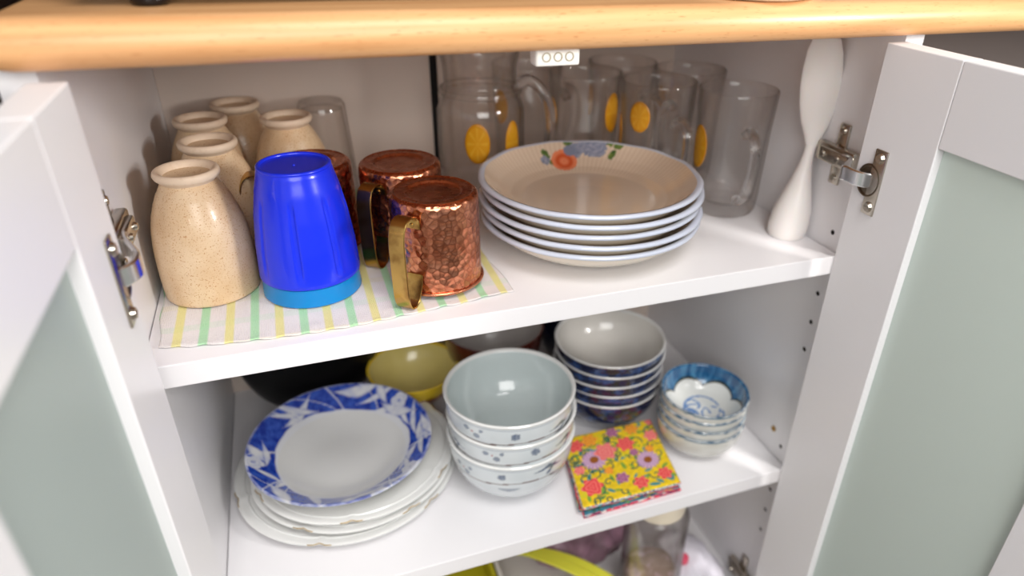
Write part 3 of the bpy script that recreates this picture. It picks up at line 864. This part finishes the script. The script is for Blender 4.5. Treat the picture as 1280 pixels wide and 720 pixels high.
# ------------------------------------------------------------------ lower shelf: white scalloped plates
def baroque(r, z, a):
    k = sstep(60, 108, r)
    s = abs(sin(a * 3 + 0.5))
    notch = math.exp(-((s) / 0.10) ** 2)
    return (r * (1 + k * (0.016 * s - 0.016 * notch)), z + k * (0.8 * s + 0.7 * notch))
def make_white_plate(R, loc, label, rz):
    t = thing('white_plate', label, 'plate', loc, 'white scalloped plates on the lower shelf', rot=(0, 0, rz))
    k = R / 110.0
    bot = [(0, 1.6), (56 * k, 1.6), (57.5 * k, 0), (60 * k, 0), (62 * k, 2.4), (76 * k, 5.5), (96 * k, 9.0), (108 * k, 11.0)]
    edge = [(108 * k, 11.0), (109.6 * k, 11.8), (110 * k, 12.8), (108.6 * k, 13.4), (106 * k, 13.0)]
    top = [(106 * k, 13.0), (95 * k, 11.4), (78 * k, 9.4), (70 * k, 6.2), (56 * k, 4.4), (0, 4.2)]
    lathe_obj('plate_body', bot[:3] + smoothp(bot[3:], 1) + edge[1:-1] + smoothp(top, 2), M['porcelain'], t, seg=180, mod=baroque)
    # relief line inside the rim and worn gilt on the edge
    lathe_obj('relief_line', [(99 * k, 12.0), (100 * k, 13.0), (101 * k, 12.3)], M['porcelain'], t, seg=180, mod=baroque)
    for j in range(6):
        a0 = j * pi / 3 - 0.5 / 3
        v, f = [], []
        pts = []
        for q in range(13):
            a = a0 - 0.10 + 0.20 * q / 12
            r_, z_ = baroque(109.4 * k, 13.1, a); pts.append(Vector((r_ * cos(a), r_ * sin(a), z_)))
        v, f = tube(pts, 0.55, 6)
        mesh_obj('gilt_edge', v, f, M['gilt'], t, label='worn gilt line on the rim')
    return t
make_white_plate(110.0, (117.2, 159.6, ZL), 'largest white scalloped plate, lowest of the three on the lower shelf', 0.35)
make_white_plate(99.5, (123.6, 153.4, ZL + 9.2), 'white scalloped plate between the other two on the lower shelf', 0.1)
make_white_plate(100.5, (125.6, 156.3, ZL + 18.0), 'upper white scalloped plate directly under the blue-rimmed bowl', 0.55)

# blue rimmed shallow bowl
random.seed(5)
leaves = [(random.uniform(0, 2 * pi), random.uniform(0.74, 0.96), random.uniform(0.14, 0.34), random.uniform(2.6, 6.2), random.uniform(-0.8, 0.8)) for _ in range(30)]
stems = [(random.uniform(0, 2 * pi), random.uniform(-1.5, 1.5), random.uniform(-.6, .6)) for _ in range(16)]
flowers = [(2.95 + 0.25, 82), (0.62, 80), (5.5, 82)]
def blue_band(r, z, a, i):
    R = 89.0
    inner = 65 + 2.0 * sin(3 * a + 1) + 1.2 * nz(cos(a) * 5, sin(a) * 5)
    white = (0.83, 0.84, 0.87)
    if r < inner: return white
    n1 = nz(cos(a) * r / 7, sin(a) * r / 7, 1.0); n2 = nz(cos(a) * r / 2.2, sin(a) * r / 2.2, 5.0)
    blue = mixc(lin((22, 52, 160)), lin((58, 96, 200)), 0.45 + n1 + 0.7 * n2)
    c = blue
    for (la, lr, ll, lw, rot) in leaves:
        da = (a - la + pi) % (2 * pi) - pi
        u, v_ = da * 80, (r - lr * R)
        if abs(u) > 34: continue
        uu, vv = u * cos(rot) + v_ * sin(rot), -u * sin(rot) + v_ * cos(rot)
        vv -= uu * uu * 0.012
        L = ll * 85
        d = sqrt((uu / L) ** 2 + (vv / (lw * max(0.15, 1 - (uu / L) ** 2) if abs(uu) < L else 0.1)) ** 2)
        if d < 1: c = mixc(white, blue, 0.55 * sstep(0.55, 1.0, d) + 0.25 * (0.5 + n1))
    for (sa, sl, cu) in stems:
        da = (a - sa - sl * (r - 78) / 60 - cu * ((r - 78) / 20) ** 2 * 0.2 + pi) % (2 * pi) - pi
        if abs(da * 80) < 0.9: c = mixc(white, c, 0.25)
    for fa, fr in flowers:
        dx, dy = r * cos(a) - fr * cos(fa), r * sin(a) - fr * sin(fa)
        d = hypot(dx, dy); an = atan2(dy, dx)
        rr = 9.5 * (0.78 + 0.22 * abs(cos(2.5 * an)))
        if d < rr: c = mixc(white, blue, 0.7 * abs(sin(d * 0.9 + 3 * n1)) * (0.4 if d > 2 else 1))
    if r > R - 1.6: c = mixc(c, white, 0.35 + 0.5 * n1)
    e = sstep(inner, inner + 1.2, r)
    return mixc(white, c, e)
t = thing('blue_rimmed_bowl', 'shallow white bowl with a wide blue floral rim, on top of the white plates', 'bowl', (114.0, 145.0, ZL + 24.0), rot=(radians(0.9), 0, 0))
lathe_obj('bowl_underside', smoothp([(0, 2), (36, 2), (37, 0), (40, 0), (42, 3), (58, 8), (72, 17), (83, 27), (88, 33.2)], 1), M['porcelain'], t, seg=120)
rim = dense([(88, 33.2), (89.4, 34.2), (89.2, 35.4), (87, 35.2), (78, 29.2), (70, 23.6), (62, 17.8)], 1.1)
lathe_obj('painted_rim', rim, M['paint'], t, seg=420, color=blue_band, label='wide rim painted with blue leaves and flowers')
lathe_obj('well', smoothp([(62, 17.8), (54, 12.2), (42, 7.0), (28, 5), (0, 4.6)], 2), M['porcelain'], t, seg=96)

# ------------------------------------------------------------------ generic bowls
def bowl_pts(R, H, fr, fh, t, e=1.0, flare=0.0, n=18):
    """outer wall (foot to rim) and inner wall (rim to centre)"""
    def wall(R, z0, z1, r0):
        o = []
        for k in range(n + 1):
            u = k / n
            r = r0 + (R - r0) * (sin(u * pi / 2) ** e * (1 - flare) + u * flare)
            z = z0 + (z1 - z0) * ((1 - cos(u * pi / 2)) * (1 - flare) + u * flare)
            o.append((r, z))
        return o
    outer = wall(R, fh, H, fr)
    foot = [(0, fh - 1.5), (fr - 3.5, fh - 1.5), (fr - 3, 0.4), (fr - 2.2, 0), (fr - 0.6, 0), (fr, 0.6), (fr, fh)]
    inner = [(0.0, fh + t)] + wall(R - t, fh + t, H - 0.5, fr * 0.6)
    return foot, outer, list(reversed(inner))

# centre bowls: pale celadon with blue-grey brush motifs and brown line
def motif_color(r, z, a, i):
    base = (0.70, 0.74, 0.76)
    base = mixc(base, (0.62, 0.67, 0.70), 0.5 + nz(cos(a) * 3, sin(a) * 3, z / 30))
    H = 66.0
    u = a * 60.0
    zl = 45 + 1.5 * sin(a * 3)
    if abs(z - zl) < 0.75: return lin((92, 58, 48))
    ink = lin((52, 76, 112))
    for k in range(9):
        ca = k * 2 * pi / 9 + 0.2 + 0.12 * sin(k * 7.1)
        cz = 55 + 3.2 * sin(k * 4.7)
        da = (a - ca + pi) % (2 * pi) - pi
        x, y = da * 60, z - cz
        kind = k % 3
        if kind == 0:
            if hypot(x, y) < 4.2 + 1.5 * nz(x, y, k): return mixc(ink, base, 0.25 + 0.4 * nz(x * .6, y * .6, 3))
        elif kind == 1:
            # bird-like brush stroke with a tail
            if abs(y - 3 * math.exp(-(x / 6) ** 2) + 1) < 2.4 * max(0.2, 1 - abs(x) / 16) and abs(x) < 15: return mixc(ink, base, 0.1)
            if abs(x - 4 - y * .6) < 2.2 and -9 < y < 3: return mixc(ink, base, 0.2)
        else:
            for (ox, oy, rr) in ((-6, 3, 2.8), (4, -3, 3.2), (9, 4, 2.2)):
                if hypot(x - ox, y - oy) < rr: return mixc(ink, base, 0.35)
            if hypot(x, y - 1) < 1.0: return lin((170, 70, 70))
    for k in range(5):
        ca = k * 2 * pi / 5 + 0.6
        da = (a - ca + pi) % (2 * pi) - pi
        x, y = da * 50, z - 36
        if (x / 9) ** 2 + ((y - 0.03 * x * x) / 2.4) ** 2 < 1: return mixc(ink, base, 0.4)
    if z > H - 3.4 and z < H - 2.2: return mixc(base, ink, 0.35)
    return base
cb = thing('rice_bowl', 'pale grey-green bowl with blue brush motifs, lowest of the middle stack of three', 'bowl', (278, 100, ZL), 'pale brush-painted bowls in the middle stack')
foot, outer, inner = bowl_pts(64.0, 66.0, 27.0, 8.0, 3.2, e=0.78, flare=0.0)
lathe_obj('foot_ring', foot, M['celadon'], cb, seg=64)
lathe_obj('painted_outside', dense(outer, 1.2), M['paint'], cb, seg=300, color=motif_color, label='outer wall with blue-grey brush motifs')
lathe_obj('rim', [(63.9, 65.0), (64.9, 65.8), (65.0, 67.2), (63.8, 68.2), (62.2, 67.8), (60.8, 65.5)], M['porcelain'], cb, seg=96)
lathe_obj('inside', inner, M['celadon'], cb, seg=96, label='pale celadon inside')
for k, lab in enumerate(['middle one of the middle stack of three', 'topmost of the middle stack of three']):
    dup(cb, (278 + (1.5, -1.0)[k], 100 + (-1, 0.5)[k], ZL + (25.0, 49.5)[k]), 'pale grey-green bowl with blue brush motifs, ' + lab, rot=((0, 0.02, 2.4), (0, 0, 4.3))[k])

# dark blue bowls, back right
def indigo(r, z, a, i):
    base = lin((16, 26, 60))
    n1 = nz(cos(a) * 5, sin(a) * 5, z / 8); n2 = nz(cos(a) * 16, sin(a) * 16, z / 3)
    c = mixc(base, lin((50, 80, 136)), 0.8 * max(0, n1 + 0.6 * n2) * 2)
    if z > 47.4: c = lin((214, 210, 204))
    return c
bb = thing('indigo_bowl', 'bowl with dark indigo outside, lowest of the back right stack', 'bowl', (418, 171, ZL), 'indigo bowls stacked at the back right')
foot, outer, inner = bowl_pts(62.6, 48.0, 26.0, 6.0, 2.8, e=0.72, flare=0.10)
lathe_obj('foot_ring', foot, M['grey_glaze'], bb, seg=64)
lathe_obj('painted_outside', dense(outer, 1.3), M['paint'], bb, seg=220, color=indigo, label='mottled indigo outside')
lathe_obj('rim', [(62.8, 48.0), (63.2, 48.8), (62.6, 49.6), (61.2, 49.4), (59.8, 47.6)], M['porcelain'], bb, seg=96)
lathe_obj('inside', inner, mat('off_white_glaze', (214, 210, 204), 0.2, coat=0.5), bb, seg=96, label='off-white inside')
for k, lab in enumerate(['second from the bottom', 'middle one', 'second from the top', 'topmost, its off-white inside in view']):
    dup(bb, (418 + (1.0, -1.2, 0.6, 0)[k], 171 + (.6, 0, -1, 0)[k], ZL + 13.4 * (k + 1)), 'bowl with dark indigo outside, ' + lab + ' of the back right stack', rot=(0, 0, 1.1 * (k + 1)))

# small bowls, front right
def small_in(r, z, a, i):
    R = 47.0
    white = (0.72, 0.73, 0.70)
    lobe = 35.5 + 6.0 * sqrt(abs(sin(3 * a + 0.4)))
    n1 = nz(cos(a) * r / 6, sin(a) * r / 6, 2); n2 = nz(cos(a) * r / 2, sin(a) * r / 2, 8)
    if z > 38.6 and r > 47.1: return mixc(lin((60, 90, 112)), (0.6, 0.6, 0.57), 0.5 + n1)
    if r > lobe + 1.2: return mixc(lin((28, 82, 128)), lin((84, 142, 180)), 0.35 + n1 + 0.5 * n2)
    if r > lobe - 0.2: return lin((50, 54, 44))
    x, y = r * cos(a), r * sin(a)
    blue = lin((76, 124, 184))
    for (cx, cy, rr, ww) in ((-2, 14, 8, 1.3), (-14, 2, 9, 1.4), (-6, 0, 15, 1.2), (10, -8, 12, 1.2), (-12, 4, 4, 1.6), (4, 4, 20, 1.0)):
        d = hypot(x - cx, y - cy)
        if abs(d - rr) < ww and nz(x / 9, y / 9, cx) > -0.18: return mixc(blue, white, 0.1)
    if hypot(x + 13, y - 2) < 7: return mixc(blue, white, 0.5 + n2)
    return white
def small_out(r, z, a, i):
    base = mixc((0.66, 0.66, 0.62), (0.56, 0.55, 0.50), 0.5 + nz(cos(a) * 3, sin(a) * 3, z / 10))
    n = nz(cos(a) * 7, sin(a) * 7, 3.3)
    if z > 37.3 - 0.5 * (0.5 + n): return mixc(lin((40, 74, 100)), lin((90, 120, 140)), 0.5 + n)
    return base
sb = thing('small_bowl', 'small cream bowl with mottled blue rim, lowest of the front right stack', 'bowl', (493, 82.5, ZL), 'small bowls stacked at the front right')
foot, outer, inner = bowl_pts(48.0, 38.0, 24.0, 4.5, 3.0, e=0.74, flare=0.05)
lathe_obj('foot_ring', foot, M['grey_glaze'], sb, seg=64)
lathe_obj('painted_outside', dense(outer, 1.1), M['paint'], sb, seg=200, color=small_out, label='cream grey outside with blue at the lip')
lathe_obj('painted_inside', dense([(48.0, 38.0), (48.4, 38.9), (47.5, 39.8), (46.0, 39.2)] + inner, 1.0), M['paint'], sb, seg=260, color=small_in, label='inside with a scalloped blue border and flower drawing')
for k, lab in enumerate(['second from the bottom', 'second from the top', 'topmost one']):
    dup(sb, (493 + (0.8, 1.8, 2.6)[k], 82.5 + (1.0, 2.2, 3.6)[k], ZL + 10.4 * (k + 1)), 'small cream bowl with mottled blue rim, ' + lab + ' of the front right stack', rot=(radians((0.3, 0.8, 1.4)[k]), 0, (1.4, 3.0, 0.1)[k]))

# yellow bowl
t = thing('yellow_bowl', 'yellow bowl with an orange-brown lower half between plates and middle bowls', 'bowl', (206.5, 258, ZL))
foot, outer, inner = bowl_pts(53.5, 50.0, 19.0, 6.0, 3.2, e=1.0, flare=0.35)
def yel(r, z, a, i):
    if z > 33: return lin((232, 196, 36))
    d = abs(((a * 14 / (2 * pi)) % 1.0) - 0.5)
    if 14 < z < 27 and hypot((d) * 20, z - 21) < 5: return lin((222, 206, 180))
    return mixc(lin((188, 112, 40)), lin((140, 74, 28)), 0.5 + nz(cos(a) * 6, sin(a) * 6, z / 6))
lathe_obj('foot_ring', foot, M['cream_glaze'], t, seg=48)
lathe_obj('painted_outside', dense(outer, 1.5), M['paint'], t, seg=180, color=yel, label='yellow band over an orange-brown patterned band')
lathe_obj('rim', [(53.5, 50.0), (53.9, 50.8), (53.0, 51.6), (51.6, 51.2), (50.3, 49.5)], M['yellow_glaze'], t, seg=80)
lathe_obj('inside', inner, M['cream_glaze'], t, seg=80, label='pale yellow inside')

# large grey bowl behind
t = thing('large_grey_bowl', 'large grey bowl with a dark red rim, half hidden behind the middle stack', 'bowl', (309, 274, ZL))
foot, outer, inner = bowl_pts(62, 78.0, 26.0, 8.0, 3.4, e=0.9, flare=0.2)
lathe_obj('foot_ring', foot, M['lacquer'], t, seg=48)
lathe_obj('bowl_outside', outer, M['lacquer'], t, seg=80, label='dark red outside')
lathe_obj('rim', [(62, 78.0), (62.6, 79), (62, 80), (60.4, 79.6), (58.6, 77.5)], M['lacquer'], t, seg=80)
lathe_obj('inside', inner, M['grey_glaze'], t, seg=80, label='grey inside')
# navy bowl at the back
t = thing('navy_bowl', 'dark navy bowl at the back between grey bowl and indigo stack', 'bowl', (418, 290, ZL))
foot, outer, inner = bowl_pts(44, 92.0, 22.0, 8.0, 3.4, e=0.7, flare=0.1)
lathe_obj('foot_ring', foot, M['navy'], t, seg=48)
lathe_obj('bowl_body', outer + [(44.4, 93), (43.4, 93.8), (41.2, 92.4)] + inner, M['navy'], t, seg=64)
# black pot back left
t = thing('black_pot', 'black enamel pot in the dark back left corner of the lower shelf', 'pot', (94, 300, ZL))
pot = smoothp([(0, 0), (30, 0), (46, 6), (62, 30), (72, 62), (78, 96), (80, 118)], 2)
lathe_obj('pot_body', pot + [(80.6, 119), (79.4, 120), (77.6, 118)] + [(r - 3, z + 2) for r, z in reversed(pot[:-1])], M['black'], t, seg=72, sx=1.1, sy=0.52)
lathe_obj('rim', [(80, 117), (83, 118.5), (83, 121), (80, 121.5), (78, 119)], M['black_gloss'], t, seg=72, sx=1.1, sy=0.52)
for s in (-1,):
    v, f = tube(crom([(-14, -39, 96), (-12, -50, 98), (12, -50, 98), (14, -39, 96)], 5), 3.5, 10)
    mesh_obj('handle', v, f, M['black_gloss'], t)

# ------------------------------------------------------------------ folded printed napkins
random.seed(11)
NW, NH = 108.0, 100.0
PAL = [lin((226, 52, 62)), lin((232, 92, 96)), lin((236, 128, 40)), lin((206, 170, 200)), lin((150, 70, 120)), lin((232, 60, 84))]
FL = []
for cx, cy, r, kind in ((28, 58, 13, 'd'), (88, 40, 12, 'd'), (44, 66, 12, 'p'), (70, 70, 10, 'r'), (12, 84, 9, 'r'), (16, 22, 11, 'r'), (104, 74, 8, 'p'), (30, 88, 9, 'o'), (52, 24, 7, 'm'), (60, 92, 7, 'm'), (84, 90, 8, 'o'), (95, 55, 5, 'o'), (70, 12, 8, 'r'), (40, 38, 5, 'o'), (76, 55, 5, 'm'), (8, 48, 6, 'p'), (100, 16, 8, 'r'), (110, 96, 6, 'p')):
    FL.append((cx * .96, cy, r * 1.15, kind))
CURL = [(random.uniform(0, NW), random.uniform(0, NH), random.uniform(4, 9), random.uniform(0, 6.28)) for _ in range(60)]
LEAF = [(random.uniform(0, NW), random.uniform(0, NH), random.uniform(3, 6), random.uniform(0, 3.14), random.random()) for _ in range(110)]
def floral(x, y, ground):
    c = mixc(ground, tuple(v * 0.8 for v in ground), 0.5 + nz(x / 5, y / 5))
    for lx, ly, ll, lr, lk in LEAF:
        dx, dy = x - lx, y - ly
        if abs(dx) > 7 or abs(dy) > 7: continue
        u, v_ = dx * cos(lr) + dy * sin(lr), -dx * sin(lr) + dy * cos(lr)
        if (u / ll) ** 2 + (v_ / (ll * .38)) ** 2 < 1: c = lin((70, 140, 140)) if lk < .35 else (lin((120, 160, 60)) if lk < .7 else lin((216, 200, 40)))
    for cx, cy, r, a0 in CURL:
        d = hypot(x - cx, y - cy)
        if d > r + 1.5: continue
        an = (atan2(y - cy, x - cx) - a0) % (2 * pi)
        if abs(d - r * (1 - an / 7.2)) < 0.8 and an < 6.2: c = lin((46, 92, 78))
    for cx, cy, r, kind in FL:
        dx, dy = x - cx, y - cy; d = hypot(dx, dy)
        if d > r * 1.1: continue
        an = atan2(dy, dx)
        if kind == 'd':
            if d < r * (0.9 + 0.1 * cos(16 * an)):
                c = mixc(lin((214, 178, 206)), lin((150, 96, 150)), 0.5 + 0.5 * cos(16 * an) - 0.3)
                if d < r * .34: c = lin((150, 86, 28))
        else:
            if d < r * (0.86 + 0.14 * cos(6 * an)):
                p = {'p': (PAL[1], lin((244, 150, 140))), 'r': (PAL[0], lin((244, 120, 110))), 'o': (PAL[2], lin((246, 180, 60))), 'm': (PAL[4], lin((190, 130, 160)))}[kind]
                c = mixc(p[0], p[1], 0.5 + 0.5 * sin(d * 1.4 + 2 * cos(3 * an)))
    return c
def napkin(name, label, z0, th, ground, seed, rot, loc, trim, res=1.0, inset=0.0):
    t = thing(name, label, 'napkin', loc, 'folded floral napkins', rot=(0, 0, rot))
    nx, ny = int(NW / res), int(NH / res)
    prof = [(0.0, 0.0), (0.9, 0.18), (1.4, 0.5), (0.9, 0.82), (0.0, 1.0)]
    verts, cols, faces = [], [], []
    def surf(i, j):
        x, y = i / nx * NW, j / ny * NH
        return x, y
    for j in range(ny + 1):
        for i in range(nx + 1):
            x, y = surf(i, j)
            e = min(x, y, NW - x, NH - y)
            z = th - (0.9 * (1 - min(1, e / 2.0)) ** 2) + 0.25 * nz(x / 14, y / 14, seed)
            verts.append((x - NW / 2, y - NH / 2, z))
            cols.append(floral(x + seed, y, ground))
    Wd = nx + 1
    for j in range(ny):
        for i in range(nx):
            a = j * Wd + i; faces.append((a, a + 1, a + 1 + Wd, a + Wd))
    # folded edge all round, several layers showing
    ring = [i for i in range(Wd)] + [j * Wd + nx for j in range(1, ny + 1)] + [ny * Wd + i for i in range(nx - 1, -1, -1)] + [j * Wd for j in range(ny - 1, 0, -1)]
    prev = ring; L = len(ring); nl = 6
    for l in range(1, nl + 1):
        cur = []
        f_ = l / nl
        for q, k in enumerate(ring):
            x, y, z = verts[k]
            bul = 1.2 * sin(f_ * pi) * (0.75 + 0.25 * cos(f_ * 4 * pi))
            cx = x + (bul if x > NW / 2 - 0.1 else (-bul if x < -NW / 2 + 0.1 else 0)); cy = y + (bul if y > NH / 2 - 0.1 else (-bul if y < -NH / 2 + 0.1 else 0))
            cur.append(len(verts)); verts.append((cx, cy, max(0.0, z * (1 - f_))))
            pos = q * 1.0
            v_ = nz(pos / 5, l * 0.8, seed * 3.1)
            v2 = nz(pos / 3, l * 1.7, seed * 7.7 + 4)
            cc = trim[0]
            if v_ > 0.08: cc = trim[1]
            if v_ < -0.18: cc = trim[2]
            if v2 > 0.28: cc = trim[3]
            cols.append(cc)
        for q in range(L):
            q2 = (q + 1) % L; faces.append((prev[q], cur[q], cur[q2], prev[q2]))
        prev = cur
    faces.append(tuple(prev))
    verts = [(x + 0.16 * y, y, z) for x, y, z in verts]
    mesh_obj('cloth', verts, faces, M['print'], t, True, cols, None, 50)
    # stitched hem line in a second layer below the top fold
    return t
nv, pk, tq, wh = lin((24, 44, 88)), lin((222, 70, 92)), lin((50, 150, 160)), lin((236, 226, 220))
yel_ = lin((240, 204, 30))
ncx, ncy = 388.0, 68.0
napkin('floral_napkin', 'folded floral napkin with pink and navy edges, lowest of the napkin pile', 0, 5.6, lin((60, 120, 140)), 3.0, radians(1.0), (ncx + 1.0, ncy, ZL), (nv, pk, pk, wh), 2.0)
napkin('floral_napkin', 'folded floral napkin with turquoise and red edges, middle of the pile', 0, 5.2, lin((200, 60, 70)), 17.0, radians(-2.5), (ncx, ncy + 1, ZL + 5.9), (tq, nv, pk, lin((200, 190, 60))), 2.0)
napkin('floral_napkin', 'yellow floral napkin with purple daisies, topmost of the pile', 0, 4.6, yel_, 0.0, radians(0.0), (ncx, ncy - 0.5, ZL + 11.4), (nv, wh, tq, pk), 0.62)

# ------------------------------------------------------------------ bottom compartment
ZF = ZB + 18
t = thing('lidded_jar', 'clear plastic jar with a cream lid in the bottom compartment', 'jar', (441, 62, ZF))
lathe_obj('jar_body', dense([(0, 0), (34, 0), (36.5, 2), (37, 8), (36.6, 150), (33, 158), (30, 160), (30, 166), (28.4, 166), (28.4, 158), (34.8, 149), (35, 6), (33, 3), (0, 3)], 20), M['glass'], t, seg=56)
lathe_obj('lid', smoothp([(28.8, 160), (30.0, 160), (30.4, 162), (30.4, 178), (28.4, 181), (0, 182), (0, 178), (28.6, 176), (28.8, 160)], 1), M['cream_lid'], t, seg=56)
lathe_obj('contents', smoothp([(0, 4), (32, 4), (34, 8), (34, 50), (30, 62), (0, 70)], 1), M['brown_stuff'], t, seg=40, mod=lambda r, z, a: (r * (0.96 + 0.03 * sin(5 * a + z * .2)), z), label='brown and pink contents')

def blob(name, label, cat, loc, sx, sy, sz, material, seed, amp=0.25, sc=1.6, parts=True):
    bm = bmesh.new(); bmesh.ops.create_icosphere(bm, subdivisions=5, radius=1.0)
    for v in bm.verts:
        n = v.co.normalized(); d = 1 + amp * noise.ridged_multi_fractal(n * sc + Vector((seed, 0, 0)), 1.0, 2.0, 4, 1.0, 2.0) * 0.6 - amp * 0.5
        v.co = Vector((n.x * d * sx, n.y * d * sy, max(n.z * d * sz, -sz * .85) + sz * .85))
    o = bm_obj(name, bm, material, None, smooth=True, label=label); o.location = Vector(loc) * S; o['category'] = cat
    return o
blob('plastic_bag', 'crumpled mauve plastic bag behind the jar in the bottom compartment', 'bag', (385, 165, ZF), 70, 55, 62, M['mauve'], 1.0)
blob('plastic_bag', 'crumpled white plastic bag right of the jar in the bottom compartment', 'bag', (503, 70, ZF), 38, 55, 22, M['white_film'], 4.0)
blob('plastic_bag', 'crumpled white plastic bag in front of the jar in the bottom compartment', 'bag', (408, -4 + 24, ZF), 1, 1, 1, M['white_film'], 7.0).hide_render = False
for o in [x for x in C.objects if x.name.startswith('plastic_bag') and x.get('label', '').endswith('in front of the jar in the bottom compartment')]:
    bpy.data.objects.remove(o)
t = thing('bottle_cap', 'small pink plastic cap lying on the white plastic bag', 'cap', (490, 66, ZF + 41))
lathe_obj('cap_body', smoothp([(0, 0), (7, 0), (7, 9), (5, 10), (0, 10)], 1), M['pink'], t, seg=24)

t = thing('storage_bin', 'dull yellow storage bin at the left of the bottom compartment', 'bin', (215, 130, ZF))
def open_bin(t, a, b, h, th, material, lipmat):
    bm = bmesh.new()
    box(bm, -a, a, -b, b, 0, th, 0.5)
    for d in ((-a, -a + th, -b, b), (a - th, a, -b, b), (-a, a, -b, -b + th), (-a, a, b - th, b)): box(bm, d[0], d[1], d[2], d[3], 0, h, 0.5)
    bm_obj('bin_body', bm, material, t, smooth=True, autosmooth=35)
    bm = bmesh.new()
    for d in ((-a - 2, -a + th + 1, -b - 2, b + 2), (a - th - 1, a + 2, -b - 2, b + 2), (-a - 2, a + 2, -b - 2, -b + th + 1), (-a - 2, a + 2, b - th - 1, b + 2)): box(bm, d[0], d[1], d[2], d[3], h - 1, h + 3, 1.0)
    bm_obj('rim', bm, lipmat, t, smooth=True, autosmooth=35)
open_bin(t, 48, 80, 40, 2, M['olive_plastic'], M['olive_plastic'])
t = thing('storage_bin', 'white storage bin between the yellow bin and the jar', 'bin', (314, 130, ZF))
open_bin(t, 46, 80, 44, 2.4, M['bin'], M['bin'])
# yellow tongs lying across the bin
t = thing('kitchen_tongs', 'bright yellow plastic kitchen tongs lying across the white bin', 'tongs', (338, 82, ZF + 70), rot=(0, 0, 0))
for s, dy in ((1, 0), (-1, -1)):
    pts = crom([(-58, 62, -14), (-38, 44, -2), (-10, 18 + 5 * s, 4), (20, -10 + 9 * s, 2), (48, -36 + 12 * s, -10), (62, -50 + 12 * s, -22)], 8)
    v, f = strap(pts, Vector((0.62, 0.78, 0.05)), 13.0, 3.2)
    mesh_obj('tong_arm', v, f, M['yellow_plastic'], t, True, None, None, 40)
bm = bmesh.new(); box(bm, -8, 8, -4.2, 4.2, 0, 0.8, 0.3)
o = bm_obj('stamp', bm, M['olive_plastic'], t, label='faint dark oval stamp'); o.location = Vector((-31, 39, 2.6)) * S; o.rotation_euler = (radians(8), radians(8), radians(-46))
